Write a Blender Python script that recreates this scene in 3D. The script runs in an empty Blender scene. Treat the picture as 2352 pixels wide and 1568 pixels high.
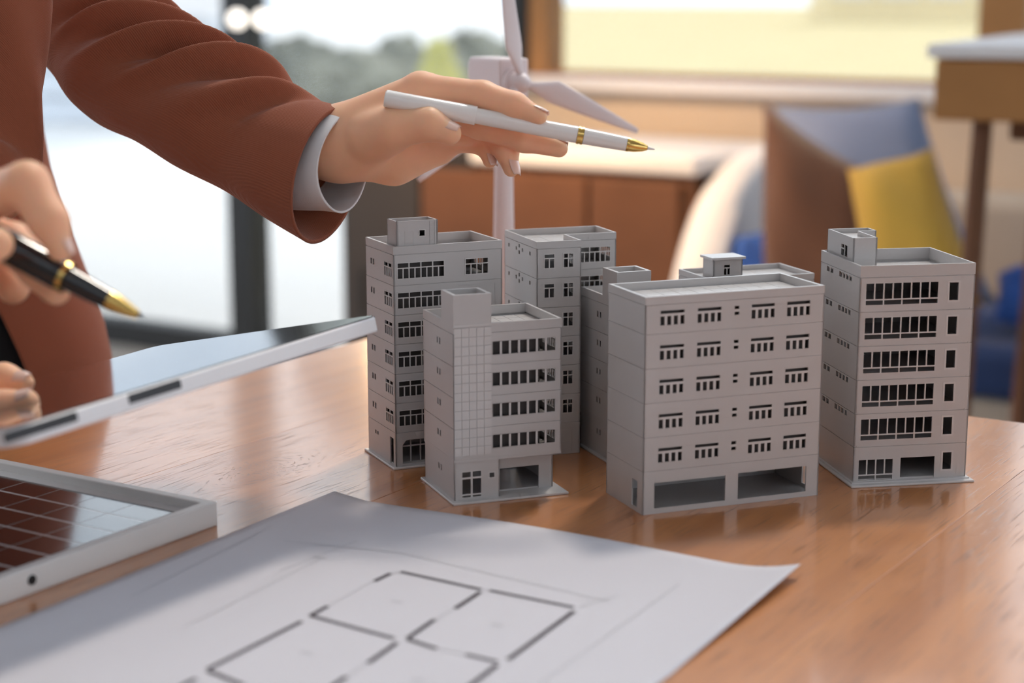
import bpy, bmesh, math, random
import numpy as np
from mathutils import Vector, Matrix
random.seed(7)
PI = math.pi
S = bpy.context.scene
C = S.collection

# ------------------------------------------------------------------ camera
H = 0.272                                   # eye height above the table top (table top is z = 0)
PITCH = math.radians(11.15)
FPX = 4080.0
cam_d = bpy.data.cameras.new('camera'); cam = bpy.data.objects.new('camera', cam_d); C.objects.link(cam)
cam.location = (0, 0, H); cam.rotation_euler = (PI/2 - PITCH, 0, 0)
cam_d.sensor_fit = 'HORIZONTAL'; cam_d.sensor_width = 36; cam_d.lens = FPX/2352*36
cam_d.clip_start = 0.02; cam_d.clip_end = 400
cam_d.dof.use_dof = True; cam_d.dof.focus_distance = 1.02; cam_d.dof.aperture_fstop = 5.2
S.camera = cam
cy = S.cycles
cy.max_bounces = 5; cy.diffuse_bounces = 3; cy.glossy_bounces = 3; cy.transmission_bounces = 3; cy.transparent_max_bounces = 8
cy.use_adaptive_sampling = True; cy.adaptive_threshold = .09; cy.adaptive_min_samples = 12
cy.caustics_reflective = False; cy.caustics_refractive = False; cy.sample_clamp_indirect = 6

# ------------------------------------------------------------------ world, sun, exposure
W = bpy.data.worlds.new('sky'); S.world = W; W.use_nodes = True
nt = W.node_tree; bg = nt.nodes['Background']
tc = nt.nodes.new('ShaderNodeTexCoord'); nz = nt.nodes.new('ShaderNodeTexNoise'); nz.inputs['Scale'].default_value = 2.2
nz.inputs['Detail'].default_value = 4
mp = nt.nodes.new('ShaderNodeMapping'); mp.inputs['Scale'].default_value = (1, 1, 3)
cr = nt.nodes.new('ShaderNodeValToRGB')
cr.color_ramp.elements[0].position = .35; cr.color_ramp.elements[0].color = (.62, .79, 1, 1)
cr.color_ramp.elements[1].position = .6; cr.color_ramp.elements[1].color = (.95, .97, 1, 1)
nt.links.new(tc.outputs['Generated'], mp.inputs['Vector']); nt.links.new(mp.outputs['Vector'], nz.inputs['Vector'])
nt.links.new(nz.outputs['Fac'], cr.inputs['Fac']); nt.links.new(cr.outputs['Color'], bg.inputs['Color'])
bg.inputs['Strength'].default_value = 1.7
SUN_EL = math.radians(55); SUN_AZ = math.radians(67)       # azimuth from +x; behind and to the right
sd = bpy.data.lights.new('sun', 'SUN'); sd.energy = 1.5; sd.angle = math.radians(7); sd.color = (1, .90, .78)
sun = bpy.data.objects.new('sun', sd); C.objects.link(sun)
to_sun = Vector((math.cos(SUN_AZ)*math.cos(SUN_EL), math.sin(SUN_AZ)*math.cos(SUN_EL), math.sin(SUN_EL)))
sun.rotation_euler = to_sun.to_track_quat('Z', 'Y').to_euler(); sun.location = to_sun*20
S.view_settings.view_transform = 'Standard'; S.view_settings.look = 'None'
S.view_settings.exposure = 0.0; S.view_settings.gamma = 1.0; S.view_settings.use_curve_mapping = False

# ------------------------------------------------------------------ helpers
def ray(u, v):
    a = (u-1176)/FPX; b = -(v-784)/FPX
    return Vector((a, math.cos(PITCH)+b*math.sin(PITCH), -math.sin(PITCH)+b*math.cos(PITCH)))
def at(u, v, y):                            # the point seen at (u, v) that stands y metres in front
    d = ray(u, v); return Vector((0, 0, H)) + d*(y/d.y)
def gnd(u, v, z=0.0):
    d = ray(u, v); return Vector((0, 0, H)) + d*((z-H)/d.z)
RA = math.atan2(-.535, .845)                # the room and the table share these axes
E1 = Vector((math.cos(RA), math.sin(RA), 0)); E2 = Vector((-math.sin(RA), math.cos(RA), 0))
def room(a, b, z): return E1*a + E2*b + Vector((0, 0, z))
def ab(p): return p.dot(E1), p.dot(E2)
def onb(u, v, b):                           # pixel ray meets the upright plane at room depth b
    d = ray(u, v); o = Vector((0, 0, H)); return o + d*((b - o.dot(E2))/d.dot(E2))
FLOOR = -0.74

def link(name, me, mat=None, parent=None):
    o = bpy.data.objects.new(name, me); C.objects.link(o)
    if mat is not None and me is not None and len(me.materials) == 0: me.materials.append(mat)
    if parent is not None: o.parent = parent
    return o
def empty(name, loc=(0, 0, 0), rz=0.0, parent=None):
    o = bpy.data.objects.new(name, None); C.objects.link(o); o.location = loc; o.rotation_euler = (0, 0, rz)
    o.empty_display_size = .02
    if parent is not None: o.parent = parent
    return o
def tag(o, label, cat, group=None, kind=None):
    if label: o['label'] = label
    if cat: o['category'] = cat
    if group: o['group'] = group
    if kind: o['kind'] = kind
    return o
def struct(o, label=None):
    o['kind'] = 'structure'
    if label: o['label'] = label
    return o

class MB:
    """collects faces for one mesh"""
    def __init__(s): s.v = []; s.f = []
    def add(s, vs, fs):
        n = len(s.v); s.v += [tuple(x) for x in vs]; s.f += [tuple(i+n for i in f) for f in fs]; return s
    def box(s, x0, x1, y0, y1, z0, z1):
        return s.add([(x, y, z) for z in (z0, z1) for y in (y0, y1) for x in (x0, x1)],
                     [(0, 2, 3, 1), (4, 5, 7, 6), (0, 1, 5, 4), (2, 6, 7, 3), (0, 4, 6, 2), (1, 3, 7, 5)])
    def prism(s, poly, z0, z1):             # poly counter-clockwise in xy
        n = len(poly)
        return s.add([(x, y, z0) for x, y in poly]+[(x, y, z1) for x, y in poly],
                     [tuple(range(n-1, -1, -1)), tuple(range(n, 2*n))]+[(i, (i+1) % n, n+(i+1) % n, n+i) for i in range(n)])
    def ring(s, poly, th, z0, z1):          # upright walls along a closed rectilinear polygon
        q = inset(poly, th); n = len(poly)
        vs = [(x, y, z) for p_ in (poly, q) for z in (z0, z1) for x, y in p_]
        fs = []
        for i in range(n):
            j = (i+1) % n
            fs += [(i, j, n+j, n+i), (2*n+j, 2*n+i, 3*n+i, 3*n+j), (n+i, n+j, 3*n+j, 3*n+i), (j, i, 2*n+i, 2*n+j)]
        return s.add(vs, fs)
    def tube(s, pts, r, n=10, cap=True):
        pts = [Vector(p) for p in pts]; rs = r if isinstance(r, (list, tuple)) else [r]*len(pts)
        rings = []
        t0 = (pts[1]-pts[0]).normalized(); nrm = t0.orthogonal().normalized()
        for i, p in enumerate(pts):
            t = (pts[min(i+1, len(pts)-1)]-pts[max(i-1, 0)]).normalized()
            nrm = (nrm-t*nrm.dot(t)).normalized(); bn = t.cross(nrm)
            rings.append([p+(nrm*math.cos(2*PI*k/n)+bn*math.sin(2*PI*k/n))*rs[i] for k in range(n)])
        return s.rings(rings, cap)
    def rings(s, rings, cap=True, closed=True):
        n = len(rings[0]); vs = [v for r in rings for v in r]; fs = []
        for i in range(len(rings)-1):
            for k in range(n if closed else n-1):
                k2 = (k+1) % n; fs.append((i*n+k, i*n+k2, (i+1)*n+k2, (i+1)*n+k))
        if cap: fs += [tuple(range(n-1, -1, -1)), tuple((len(rings)-1)*n+k for k in range(n))]
        return s.add(vs, fs)
    def mesh(s, name, smooth=False, angle=None):
        me = bpy.data.meshes.new(name); me.from_pydata([tuple(v) for v in s.v], [], s.f)
        bm = bmesh.new(); bm.from_mesh(me); bmesh.ops.recalc_face_normals(bm, faces=bm.faces)
        if angle is not None:
            for e in bm.edges:
                e.smooth = not (len(e.link_faces) == 2 and e.calc_face_angle(0) > angle)
        for f in bm.faces: f.smooth = smooth or angle is not None
        bm.to_mesh(me); bm.free(); return me
    def obj(s, name, mat, parent=None, smooth=False, angle=None, bevel=0, seg=2):
        o = link(name, s.mesh(name, smooth, angle), mat, parent)
        if bevel:
            m = o.modifiers.new('bevel', 'BEVEL'); m.width = bevel; m.segments = seg; m.limit_method = 'ANGLE'; m.angle_limit = .6
        return o

def inset(poly, d):
    n = len(poly); out = []
    for i in range(n):
        p0, p1, p2 = Vector(poly[i-1]), Vector(poly[i]), Vector(poly[(i+1) % n])
        a = (p1-p0).normalized(); b = (p2-p1).normalized()
        na = Vector((-a.y, a.x)); nb = Vector((-b.y, b.x))
        k = (na+nb)/(1+na.dot(nb)); out.append((p1.x+k.x*d, p1.y+k.y*d))
    return out
def rect(x0, y0, x1, y1): return [(x0, y0), (x1, y0), (x1, y1), (x0, y1)]

# ------------------------------------------------------------------ materials
def mat(name, col, rough=.5, metal=0.0, spec=.5, coat=0.0, bump=None, var=None, sheen=0.0, sss=0.0):
    m = bpy.data.materials.new(name); m.use_nodes = True; t = m.node_tree; p = t.nodes['Principled BSDF']
    p.inputs['Base Color'].default_value = (*col, 1); p.inputs['Roughness'].default_value = rough
    p.inputs['Metallic'].default_value = metal; p.inputs['Specular IOR Level'].default_value = spec
    p.inputs['Coat Weight'].default_value = coat; p.inputs['Coat Roughness'].default_value = .08
    if sheen: p.inputs['Sheen Weight'].default_value = sheen; p.inputs['Sheen Roughness'].default_value = .4
    if sss:
        p.inputs['Subsurface Weight'].default_value = sss; p.inputs['Subsurface Radius'].default_value = (.012, .004, .002)
        p.inputs['Subsurface Scale'].default_value = 1.0
    co = t.nodes.new('ShaderNodeTexCoord')
    if var:                                 # (scale, amount): soft colour variation of the stuff itself
        n = t.nodes.new('ShaderNodeTexNoise'); n.inputs['Scale'].default_value = var[0]; n.inputs['Detail'].default_value = 5
        mx = t.nodes.new('ShaderNodeMix'); mx.data_type = 'RGBA'
        mx.inputs[6].default_value = (*[c*(1-var[1]) for c in col], 1); mx.inputs[7].default_value = (*[min(1, c*(1+var[1])) for c in col], 1)
        t.links.new(co.outputs['Object'], n.inputs['Vector']); t.links.new(n.outputs['Fac'], mx.inputs[0]); t.links.new(mx.outputs[2], p.inputs['Base Color'])
    if bump:                                # (scale, strength, distance)
        n = t.nodes.new('ShaderNodeTexNoise'); n.inputs['Scale'].default_value = bump[0]; n.inputs['Detail'].default_value = 3
        b = t.nodes.new('ShaderNodeBump'); b.inputs['Strength'].default_value = bump[1]; b.inputs['Distance'].default_value = bump[2]
        t.links.new(co.outputs['Object'], n.inputs['Vector']); t.links.new(n.outputs['Fac'], b.inputs['Height']); t.links.new(b.outputs['Normal'], p.inputs['Normal'])
    return m
def N(t, kind, **kw):
    n = t.nodes.new(kind)
    for k, v in kw.items(): setattr(n, k, v)
    return n
def mth(t, op, a, b=None, c=None):
    n = t.nodes.new('ShaderNodeMath'); n.operation = op
    for i, x in enumerate((a, b, c)):
        if x is None: continue
        if isinstance(x, (int, float)): n.inputs[i].default_value = x
        else: t.links.new(x, n.inputs[i])
    return n.outputs[0]
def glass_mat(name, tint=(.97, .98, .98)):
    m = bpy.data.materials.new(name); m.use_nodes = True; t = m.node_tree; t.nodes.clear()
    o = N(t, 'ShaderNodeOutputMaterial'); mx = N(t, 'ShaderNodeMixShader'); tr = N(t, 'ShaderNodeBsdfTransparent'); gl = N(t, 'ShaderNodeBsdfGlossy')
    tr.inputs['Color'].default_value = (*tint, 1); gl.inputs['Roughness'].default_value = .02
    fr = N(t, 'ShaderNodeFresnel'); fr.inputs['IOR'].default_value = 1.3
    t.links.new(fr.outputs[0], mx.inputs[0]); t.links.new(tr.outputs[0], mx.inputs[1]); t.links.new(gl.outputs[0], mx.inputs[2]); t.links.new(mx.outputs[0], o.inputs['Surface'])
    return m
def fabric(name, col, scale, strength=.5, rough=.9, dist=.0004, sheen=.15):
    m = mat(name, col, rough, spec=.2, sheen=sheen); t = m.node_tree; p = t.nodes['Principled BSDF']
    co = N(t, 'ShaderNodeTexCoord'); w = N(t, 'ShaderNodeTexWave'); w.bands_direction = 'DIAGONAL'
    w.inputs['Scale'].default_value = scale; w.inputs['Distortion'].default_value = 1.5; w.inputs['Detail'].default_value = 2
    n = N(t, 'ShaderNodeTexNoise'); n.inputs['Scale'].default_value = scale*4
    add = mth(t, 'ADD', w.outputs['Fac'], n.outputs['Fac'])
    b = N(t, 'ShaderNodeBump'); b.inputs['Strength'].default_value = strength; b.inputs['Distance'].default_value = dist
    t.links.new(co.outputs['Object'], w.inputs['Vector']); t.links.new(co.outputs['Object'], n.inputs['Vector'])
    t.links.new(add, b.inputs['Height']); t.links.new(b.outputs['Normal'], p.inputs['Normal'])
    return m

M = {}
M['plastic'] = mat('grey_plastic', (.50, .475, .465), .33, spec=.5, bump=(900, .06, .0002), var=(60, .03))
M['plastic_lt'] = mat('pale_grey_plastic', (.58, .555, .545), .27, spec=.55, bump=(900, .06, .0002))
M['turbine'] = mat('pinkish_white_plastic', (.80, .70, .70), .45, spec=.4, var=(30, .02))
M['paper'] = mat('paper', (.62, .605, .65), .75, spec=.25, bump=(300, .04, .0003), var=(14, .015))
M['ink'] = mat('grey_ink', (.06, .05, .06), .7, spec=.2)
M['ink_lt'] = mat('faint_ink', (.52, .51, .54), .75, spec=.2)
M['alu'] = mat('white_enamel', (.78, .76, .74), .35, spec=.5, var=(25, .03))
M['cell'] = mat('solar_cell', (.012, .011, .014), .12, spec=.6, coat=.6, bump=(500, .02, .0002))
M['backing'] = mat('cell_backing', (.70, .70, .70), .18, spec=.5, coat=.5)
M['black'] = mat('black_rubber', (.01, .01, .011), .4, spec=.4)
M['tabglass'] = mat('tablet_glass', (.012, .013, .015), .05, spec=.5, coat=1.0)
M['tabbody'] = mat('white_tablet_body', (.80, .79, .80), .35, spec=.5)
M['dark'] = mat('dark_grey', (.03, .03, .034), .35, spec=.4)
M['pen_white'] = mat('white_lacquer', (.84, .80, .77), .22, spec=.5, coat=.4, var=(40, .01))
M['gold'] = mat('gold', (.83, .56, .18), .22, metal=1.0, bump=(300, .02, .0002))
M['pen_black'] = mat('black_lacquer', (.012, .012, .014), .16, spec=.5, coat=.5)
M['skin'] = mat('skin', (.90, .50, .31), .48, spec=.35, bump=(1400, .08, .0002), var=(55, .10), sss=.35)
M['nail'] = mat('nail', (.82, .55, .45), .22, spec=.5, coat=.4)
M['jacket'] = fabric('rust_brown_suiting', (.32, .10, .054), 430, .5)
M['shirt'] = fabric('white_shirting', (.80, .79, .80), 1200, .2, sheen=.05)
M['blackcloth'] = fabric('black_cloth', (.012, .012, .013), 700, .4, sheen=.05)
M['navycloth'] = fabric('dark_navy_cloth', (.02, .022, .03), 700, .4, sheen=.05)

def wood_table():
    m = bpy.data.materials.new('oiled_teak'); m.use_nodes = True; t = m.node_tree; p = t.nodes['Principled BSDF']
    co = N(t, 'ShaderNodeTexCoord'); oi = N(t, 'ShaderNodeObjectInfo')
    sp = N(t, 'ShaderNodeSeparateXYZ'); t.links.new(co.outputs['Object'], sp.inputs[0])
    x, y = sp.outputs[0], sp.outputs[1]
    # one knot: the grain swells round it
    kx, ky = KNOT
    dx = mth(t, 'SUBTRACT', x, kx); dy = mth(t, 'SUBTRACT', y, ky)
    ex = mth(t, 'EXPONENT', mth(t, 'MULTIPLY', mth(t, 'ADD', mth(t, 'MULTIPLY', mth(t, 'MULTIPLY', dx, dx), 1800.0), mth(t, 'MULTIPLY', mth(t, 'MULTIPLY', dy, dy), 330.0)), -1.0))
    sgn = mth(t, 'DIVIDE', dx, mth(t, 'ADD', mth(t, 'ABSOLUTE', dx), .004))
    xw = mth(t, 'SUBTRACT', x, mth(t, 'MULTIPLY', mth(t, 'MULTIPLY', ex, sgn), .022))
    xo = mth(t, 'ADD', xw, mth(t, 'MULTIPLY', oi.outputs['Random'], 3.0))
    def cb(sx, sy):
        c = N(t, 'ShaderNodeCombineXYZ'); t.links.new(mth(t, 'MULTIPLY', xo, sx), c.inputs[0]); t.links.new(mth(t, 'MULTIPLY', y, sy), c.inputs[1]); return c.outputs[0]
    n1 = N(t, 'ShaderNodeTexNoise'); n1.inputs['Scale'].default_value = 1; n1.inputs['Detail'].default_value = 6; t.links.new(cb(38, 2.4), n1.inputs['Vector'])
    n2 = N(t, 'ShaderNodeTexNoise'); n2.inputs['Scale'].default_value = 1; n2.inputs['Detail'].default_value = 3; t.links.new(cb(850, 26), n2.inputs['Vector'])
    n3 = N(t, 'ShaderNodeTexNoise'); n3.inputs['Scale'].default_value = 1; n3.inputs['Detail'].default_value = 2; t.links.new(cb(6, 1.1), n3.inputs['Vector'])
    r = N(t, 'ShaderNodeValToRGB'); e = r.color_ramp.elements
    e[0].position = .3; e[0].color = (.36, .125, .042, 1); e[1].position = .7; e[1].color = (.68, .29, .105, 1)
    t.links.new(mth(t, 'ADD', mth(t, 'MULTIPLY', n1.outputs['Fac'], .6), mth(t, 'MULTIPLY', n3.outputs['Fac'], .4)), r.inputs[0])
    pore = N(t, 'ShaderNodeValToRGB'); q = pore.color_ramp.elements
    q[0].position = .33; q[0].color = (0, 0, 0, 1); q[1].position = .43; q[1].color = (1, 1, 1, 1); t.links.new(n2.outputs['Fac'], pore.inputs[0])
    rr = mth(t, 'SQRT', mth(t, 'ADD', mth(t, 'MULTIPLY', mth(t, 'MULTIPLY', dx, dx), 5.0), mth(t, 'MULTIPLY', dy, dy)))
    an = mth(t, 'ARCTAN2', dx, dy)
    kc = N(t, 'ShaderNodeCombineXYZ'); t.links.new(mth(t, 'MULTIPLY', rr, 330.0), kc.inputs[0]); t.links.new(mth(t, 'MULTIPLY', an, 5.0), kc.inputs[1])
    n4 = N(t, 'ShaderNodeTexNoise'); n4.inputs['Scale'].default_value = 1; n4.inputs['Detail'].default_value = 2; t.links.new(kc.outputs[0], n4.inputs['Vector'])
    kr = N(t, 'ShaderNodeMapRange'); kr.inputs[1].default_value = .34; kr.inputs[2].default_value = .44; t.links.new(n4.outputs['Fac'], kr.inputs[0])
    km = N(t, 'ShaderNodeMapRange'); km.inputs[1].default_value = .062; km.inputs[2].default_value = .040; t.links.new(rr, km.inputs[0])
    pm = N(t, 'ShaderNodeMix', data_type='RGBA'); t.links.new(km.outputs[0], pm.inputs[0]); t.links.new(pore.outputs[0], pm.inputs[6]); t.links.new(kr.outputs[0], pm.inputs[7])
    class _P: outputs = [pm.outputs[2]]
    pore = _P
    mx = N(t, 'ShaderNodeMix', data_type='RGBA', blend_type='MULTIPLY'); mx.inputs[0].default_value = .5
    t.links.new(r.outputs[0], mx.inputs[6]); t.links.new(pore.outputs[0], mx.inputs[7]); t.links.new(mx.outputs[2], p.inputs['Base Color'])
    b = N(t, 'ShaderNodeBump'); b.inputs['Strength'].default_value = .5; b.inputs['Distance'].default_value = .00010
    hgt = mth(t, 'ADD', mth(t, 'MULTIPLY', pore.outputs[0], .8), mth(t, 'MULTIPLY', n1.outputs['Fac'], .15))
    t.links.new(hgt, b.inputs['Height']); t.links.new(b.outputs['Normal'], p.inputs['Normal'])
    p.inputs['Roughness'].default_value = .34; p.inputs['Specular IOR Level'].default_value = .5
    t.links.new(mth(t, 'ADD', mth(t, 'MULTIPLY', pore.outputs[0], .6), .25), p.inputs['Coat Weight']); p.inputs['Coat Roughness'].default_value = .12; p.inputs['Coat IOR'].default_value = 1.6; b2 = N(t, 'ShaderNodeBump'); b2.inputs['Strength'].default_value = .16; b2.inputs['Distance'].default_value = .0001; t.links.new(hgt, b2.inputs['Height']); t.links.new(b2.outputs['Normal'], p.inputs['Coat Normal'])
    return m
_k = gnd(610, 1078); KNOT = ab(_k)
M['wood'] = wood_table()
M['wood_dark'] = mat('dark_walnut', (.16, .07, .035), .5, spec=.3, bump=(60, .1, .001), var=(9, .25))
M['shade_tone'] = mat('shade_dark', (.055, .048, .046), .5, spec=.3, bump=(60, .05, .001), var=(6, .1))  # dark tone standing in for shade on the sideboard and inside the models
M['wood_mid'] = mat('oak_and_glare_gold', (.42, .20, .07), .5, spec=.3, bump=(60, .1, .001), var=(9, .15))  # real wood on the bar table; on window frames the gold is glare
M['frame'] = mat('black_window_metal', (.022, .024, .026), .45, spec=.4, bump=(200, .03, .0005))
M['cream'] = mat('glare_cream_plaster', (.80, .66, .52), .8, spec=.2, bump=(80, .1, .002), var=(3, .03))  # cream tone also holds the warm glare over the low wall
M['white'] = mat('white_paint', (.82, .80, .80), .5, spec=.3, bump=(90, .05, .001))
M['wall'] = mat('grey_plaster', (.42, .39, .37), .85, spec=.2, bump=(70, .1, .002), var=(2, .05))
M['ceil'] = mat('ceiling_paint', (.5, .48, .46), .9, spec=.1, bump=(70, .05, .002))
M['floor'] = mat('polished_concrete', (.46, .43, .39), .35, spec=.4, bump=(12, .05, .002), var=(1.5, .12))
M['glass'] = glass_mat('window_glass')
M['pave'] = mat('pale_paving', (.72, .71, .69), .8, spec=.2, bump=(5, .2, .01), var=(.35, .08))
M['gravel'] = mat('glow_gravel', (.62, .52, .30), .9, spec=.1, bump=(9, .3, .01), var=(.8, .12))  # yellow stands in for the warm sun glow
M['hedge'] = mat('hedge_leaves', (.26, .26, .21), .8, spec=.1, bump=(20, .6, .03), var=(3.5, .45))
M['leafy'] = mat('young_leaves', (.50, .47, .15), .6, spec=.3, var=(5, .4))
M['bark'] = mat('bark', (.16, .11, .08), .9, spec=.1, bump=(30, .5, .02))
M['siding'] = mat('pale_siding', (.66, .70, .76), .7, spec=.2, bump=(6, .1, .01), var=(.6, .06))
M['siding2'] = mat('sand_render', (.80, .68, .44), .8, spec=.2, bump=(6, .1, .01), var=(.4, .08))
M['roofc'] = mat('roof_tin', (.40, .42, .44), .5, spec=.3, bump=(8, .1, .01))
M['bluegrey'] = fabric('blue_grey_cotton', (.24, .29, .43), 120, .4, dist=.002)
M['brownp'] = fabric('brown_velvet', (.16, .07, .04), 120, .4, dist=.002, sheen=.4)
M['yellowp'] = fabric('mustard_cotton', (.66, .40, .07), 120, .4, dist=.002)
M['royal'] = fabric('royal_blue_cotton', (.05, .13, .45), 120, .4, dist=.002)
M['navy'] = fabric('navy_upholstery', (.03, .06, .17), 120, .4, dist=.002)
M['beige'] = fabric('beige_upholstery', (.55, .48, .40), 120, .4, dist=.002)
M['opal'] = mat('opal_glass', (.9, .88, .84), .2, spec=.5)
_p = M['opal'].node_tree.nodes['Principled BSDF']; _p.inputs['Emission Color'].default_value = (1, .92, .82, 1); _p.inputs['Emission Strength'].default_value = 2.0

# ================================================================== THE ROOM
BW = 3.70                                   # room depth of the window wall
CEIL = 3.4; TOPW = 3.15
A0, A1 = -6.2, 3.2; B0 = -2.6; NW0, NW1 = 2.1, 3.3; RW0, RW1 = -.15, 1.5
def rbox(name, a0, a1, b0, b1, z0, z1, m, parent=None, bevel=0):
    o = MB().box(a0, a1, b0, b1, z0, z1).obj(name, m, parent, bevel=bevel)
    if parent is None: o.rotation_euler = (0, 0, RA)
    return o
struct(rbox('floor', A0, A1, B0, BW+.1, FLOOR-.1, FLOOR, M['floor']), 'pale polished concrete floor')
BSKY = 1.55                                 # added roof opening from here to the window wall, for the sun
struct(rbox('ceiling', A0, A1, B0, BSKY, CEIL, CEIL+.12, M['ceil']), 'plain pale ceiling out of view')
wr = empty('wall_right', (0, 0, 0), RA); struct(wr, 'wall at the right out of view, with an opening added for side light')
rbox('lower_wall', A1, A1+.12, B0, BW+.1, FLOOR, RW0, M['wall'], wr); rbox('upper_wall', A1, A1+.12, B0, BW+.1, RW1, CEIL, M['wall'], wr)  # gap between lower and upper wall added for side light, unseen
for b in (B0, B0+2.1, B0+4.2, BW-.3):
    rbox('post', A1, A1+.12, b, b+.1 if b < 2 else BW+.1, RW0, RW1, M['wall'], wr)
wn = empty('wall_near', (0, 0, 0), RA); struct(wn, 'wall behind the viewer with a wide opening added for fill light')
rbox('lower_wall', A0, A1, B0-.12, B0, FLOOR, NW0, M['wall'], wn); rbox('upper_wall', A0, A1, B0-.12, B0, NW1, CEIL, M['wall'], wn)  # gap added here to throw fill light on surfaces facing the viewer
for i in range(6):
    a = A0+(A1-A0-.1)*i/5; rbox('post', a, a+.1, B0-.12, B0, NW0, NW1, M['wall'], wn)
aL = ab(onb(1225, 400, BW))[0]               # where the full-height glazing ends and the low wall starts
SILL = 0.075
kw = empty('wall_back', (0, 0, 0), RA); struct(kw, 'window wall with a cream low wall under the sills')
rbox('low_wall', aL-.02, A1, BW-.06, BW+.10, FLOOR, SILL-.03, M['cream'], kw)
rbox('header', A0, A1, BW-.06, BW+.10, TOPW, CEIL, M['wall'], kw)
rbox('sill', aL-.02, A1, BW-.12, BW+.12, SILL-.03, SILL, M['white'], kw, .006)
def window(n, a0, a1, z0, z1, m, fw, label, bottom=.07):
    w = empty('window_%d' % n, (0, 0, 0), RA); struct(w, label)
    f = MB(); b0, b1 = BW-.02, BW+.06
    f.box(a0, a0+fw, b0, b1, z0, z1); f.box(a1-fw, a1, b0, b1, z0, z1); f.box(a0+fw, a1-fw, b0, b1, z0, z0+bottom); f.box(a0+fw, a1-fw, b0, b1, z1-.08, z1)
    f.obj('window_frame', m, w)
    rbox('pane', a0+fw-.005, a1-fw+.005, BW+.015, BW+.023, z0+bottom-.005, z1-.075, M['glass'], w)
am = ab(onb(557, 400, BW))[0]
hw = .041
window(1, am-3.0, am-1.5, FLOOR, TOPW, M['frame'], hw, 'far left full-height glazed panel', .07)
window(2, am-1.5, am, FLOOR, TOPW, M['frame'], hw, 'full-height glazed panel behind the jacket, dark frame', .07)
window(3, am, aL-.02, FLOOR, TOPW, M['frame'], hw, 'full-height glazed panel behind the outstretched hand', .07)
ar = ab(onb(2308, 50, BW))[0]
window(4, aL, ar, SILL, TOPW, M['wood_mid'], .05, 'wide bright window above the cream low wall', .01)  # warm glare put into the frame colour here and on the next window
window(5, ar, A1, SILL, TOPW, M['wood_mid'], .05, 'window above the low wall at the far right', .01)
sk = empty('window_6', (0, 0, 0), RA); struct(sk, 'unseen roof opening with rafters over the window side, added to let the sun in')
for i in range(9):
    a = A0+(A1-A0-.06)*i/8; rbox('rafter', a, a+.06, BSKY, BW+.1, CEIL, CEIL+.12, M['frame'], sk)
for i, (a0, a1) in enumerate(((A0, am-3.0),)):
    struct(rbox('wall_left', a0, a1, BW-.06, BW+.1, FLOOR, TOPW, M['wall']), 'plain grey wall left of the glazing')

# ------------------------------------------------------------------ outdoors
g = MB().box(-60, 60, BW+.12, 120, FLOOR-.15, FLOOR-.05).obj('ground', M['pave']); g.rotation_euler = (0, 0, RA)
struct(g, 'sunlit pale paving outside the windows')
_q0 = onb(1255, 300, BW+.14); _d = Vector((_q0.x, _q0.y, 0)).normalized(); _q1 = _q0+_d*150; _q3 = room(6, BW+.14, 0)
g2 = MB().prism([(_q0.x, _q0.y), (_q3.x, _q3.y), (_q3.x+90, _q3.y+60), (_q1.x, _q1.y)], FLOOR-.0499, FLOOR-.03).obj('glow_court', M['gravel'])
struct(g2, 'yellow ground outside the right window, coloured for the warm sun glow')
def blob(name, c, r, m, parent=None, seed=0, n=3, amp=.18, sq=(1, 1, 1), f=3.0):
    bm = bmesh.new(); bmesh.ops.create_icosphere(bm, subdivisions=n, radius=1)
    rnd = random.Random(seed); ph = [(rnd.uniform(0, 6), rnd.uniform(.6, 1.4)*f, Vector((rnd.gauss(0, 1), rnd.gauss(0, 1), rnd.gauss(0, 1))).normalized()) for _ in range(9)]
    for v in bm.verts:
        d = v.co.copy(); k = 1+amp*sum(math.sin(p+q*3*d.dot(w)) for p, q, w in ph)/3
        v.co = Vector((d.x*k*r*sq[0], d.y*k*r*sq[1], d.z*k*r*sq[2]))
    for f_ in bm.faces: f_.smooth = True
    me = bpy.data.meshes.new(name); bm.to_mesh(me); bm.free()
    o = link(name, me, m, parent); o.location = c; return o
def shrub(u, dist, r, hgt, label, m, seed):
    b = at(u, 300, dist); b.z = FLOOR-.05
    e = empty('shrub', b); tag(e, label, 'shrub', 'shrubs outside the window')
    blob('foliage', (0, 0, hgt*.52), 1, m, e, seed, 4, .2, (r, r*.8, hgt*.5), 4)
    blob('foliage', (r*.7, .2, hgt*.42), 1, m, e, seed+40, 3, .25, (r*.7, r*.6, hgt*.42), 4)
    MB().tube([(0, 0, 0), (.02, 0, hgt*.3), (.05, 0, hgt*.5)], [.05, .04, .02], 8).obj('stem', M['bark'], e)
for i, (u, d, r, hg, lab, mm) in enumerate((
    (680, 16.5, .40, .62, 'low grey-green shrub outside, nearest the dark mullion', 'hedge'),
    (800, 14.5, .42, .56, 'second low grey-green shrub outside from the dark mullion', 'hedge'),
    (930, 15.5, .42, .62, 'third low grey-green shrub outside from the dark mullion', 'hedge'),
    (1090, 16.5, .40, .66, 'low grey-green shrub outside behind the turbine', 'hedge'),
    (1010, 12.6, .13, .66, 'slim yellow-green young plant outside behind the hand', 'leafy'))):
    shrub(u, d, r, hg, lab, M[mm], 11+i)
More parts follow.
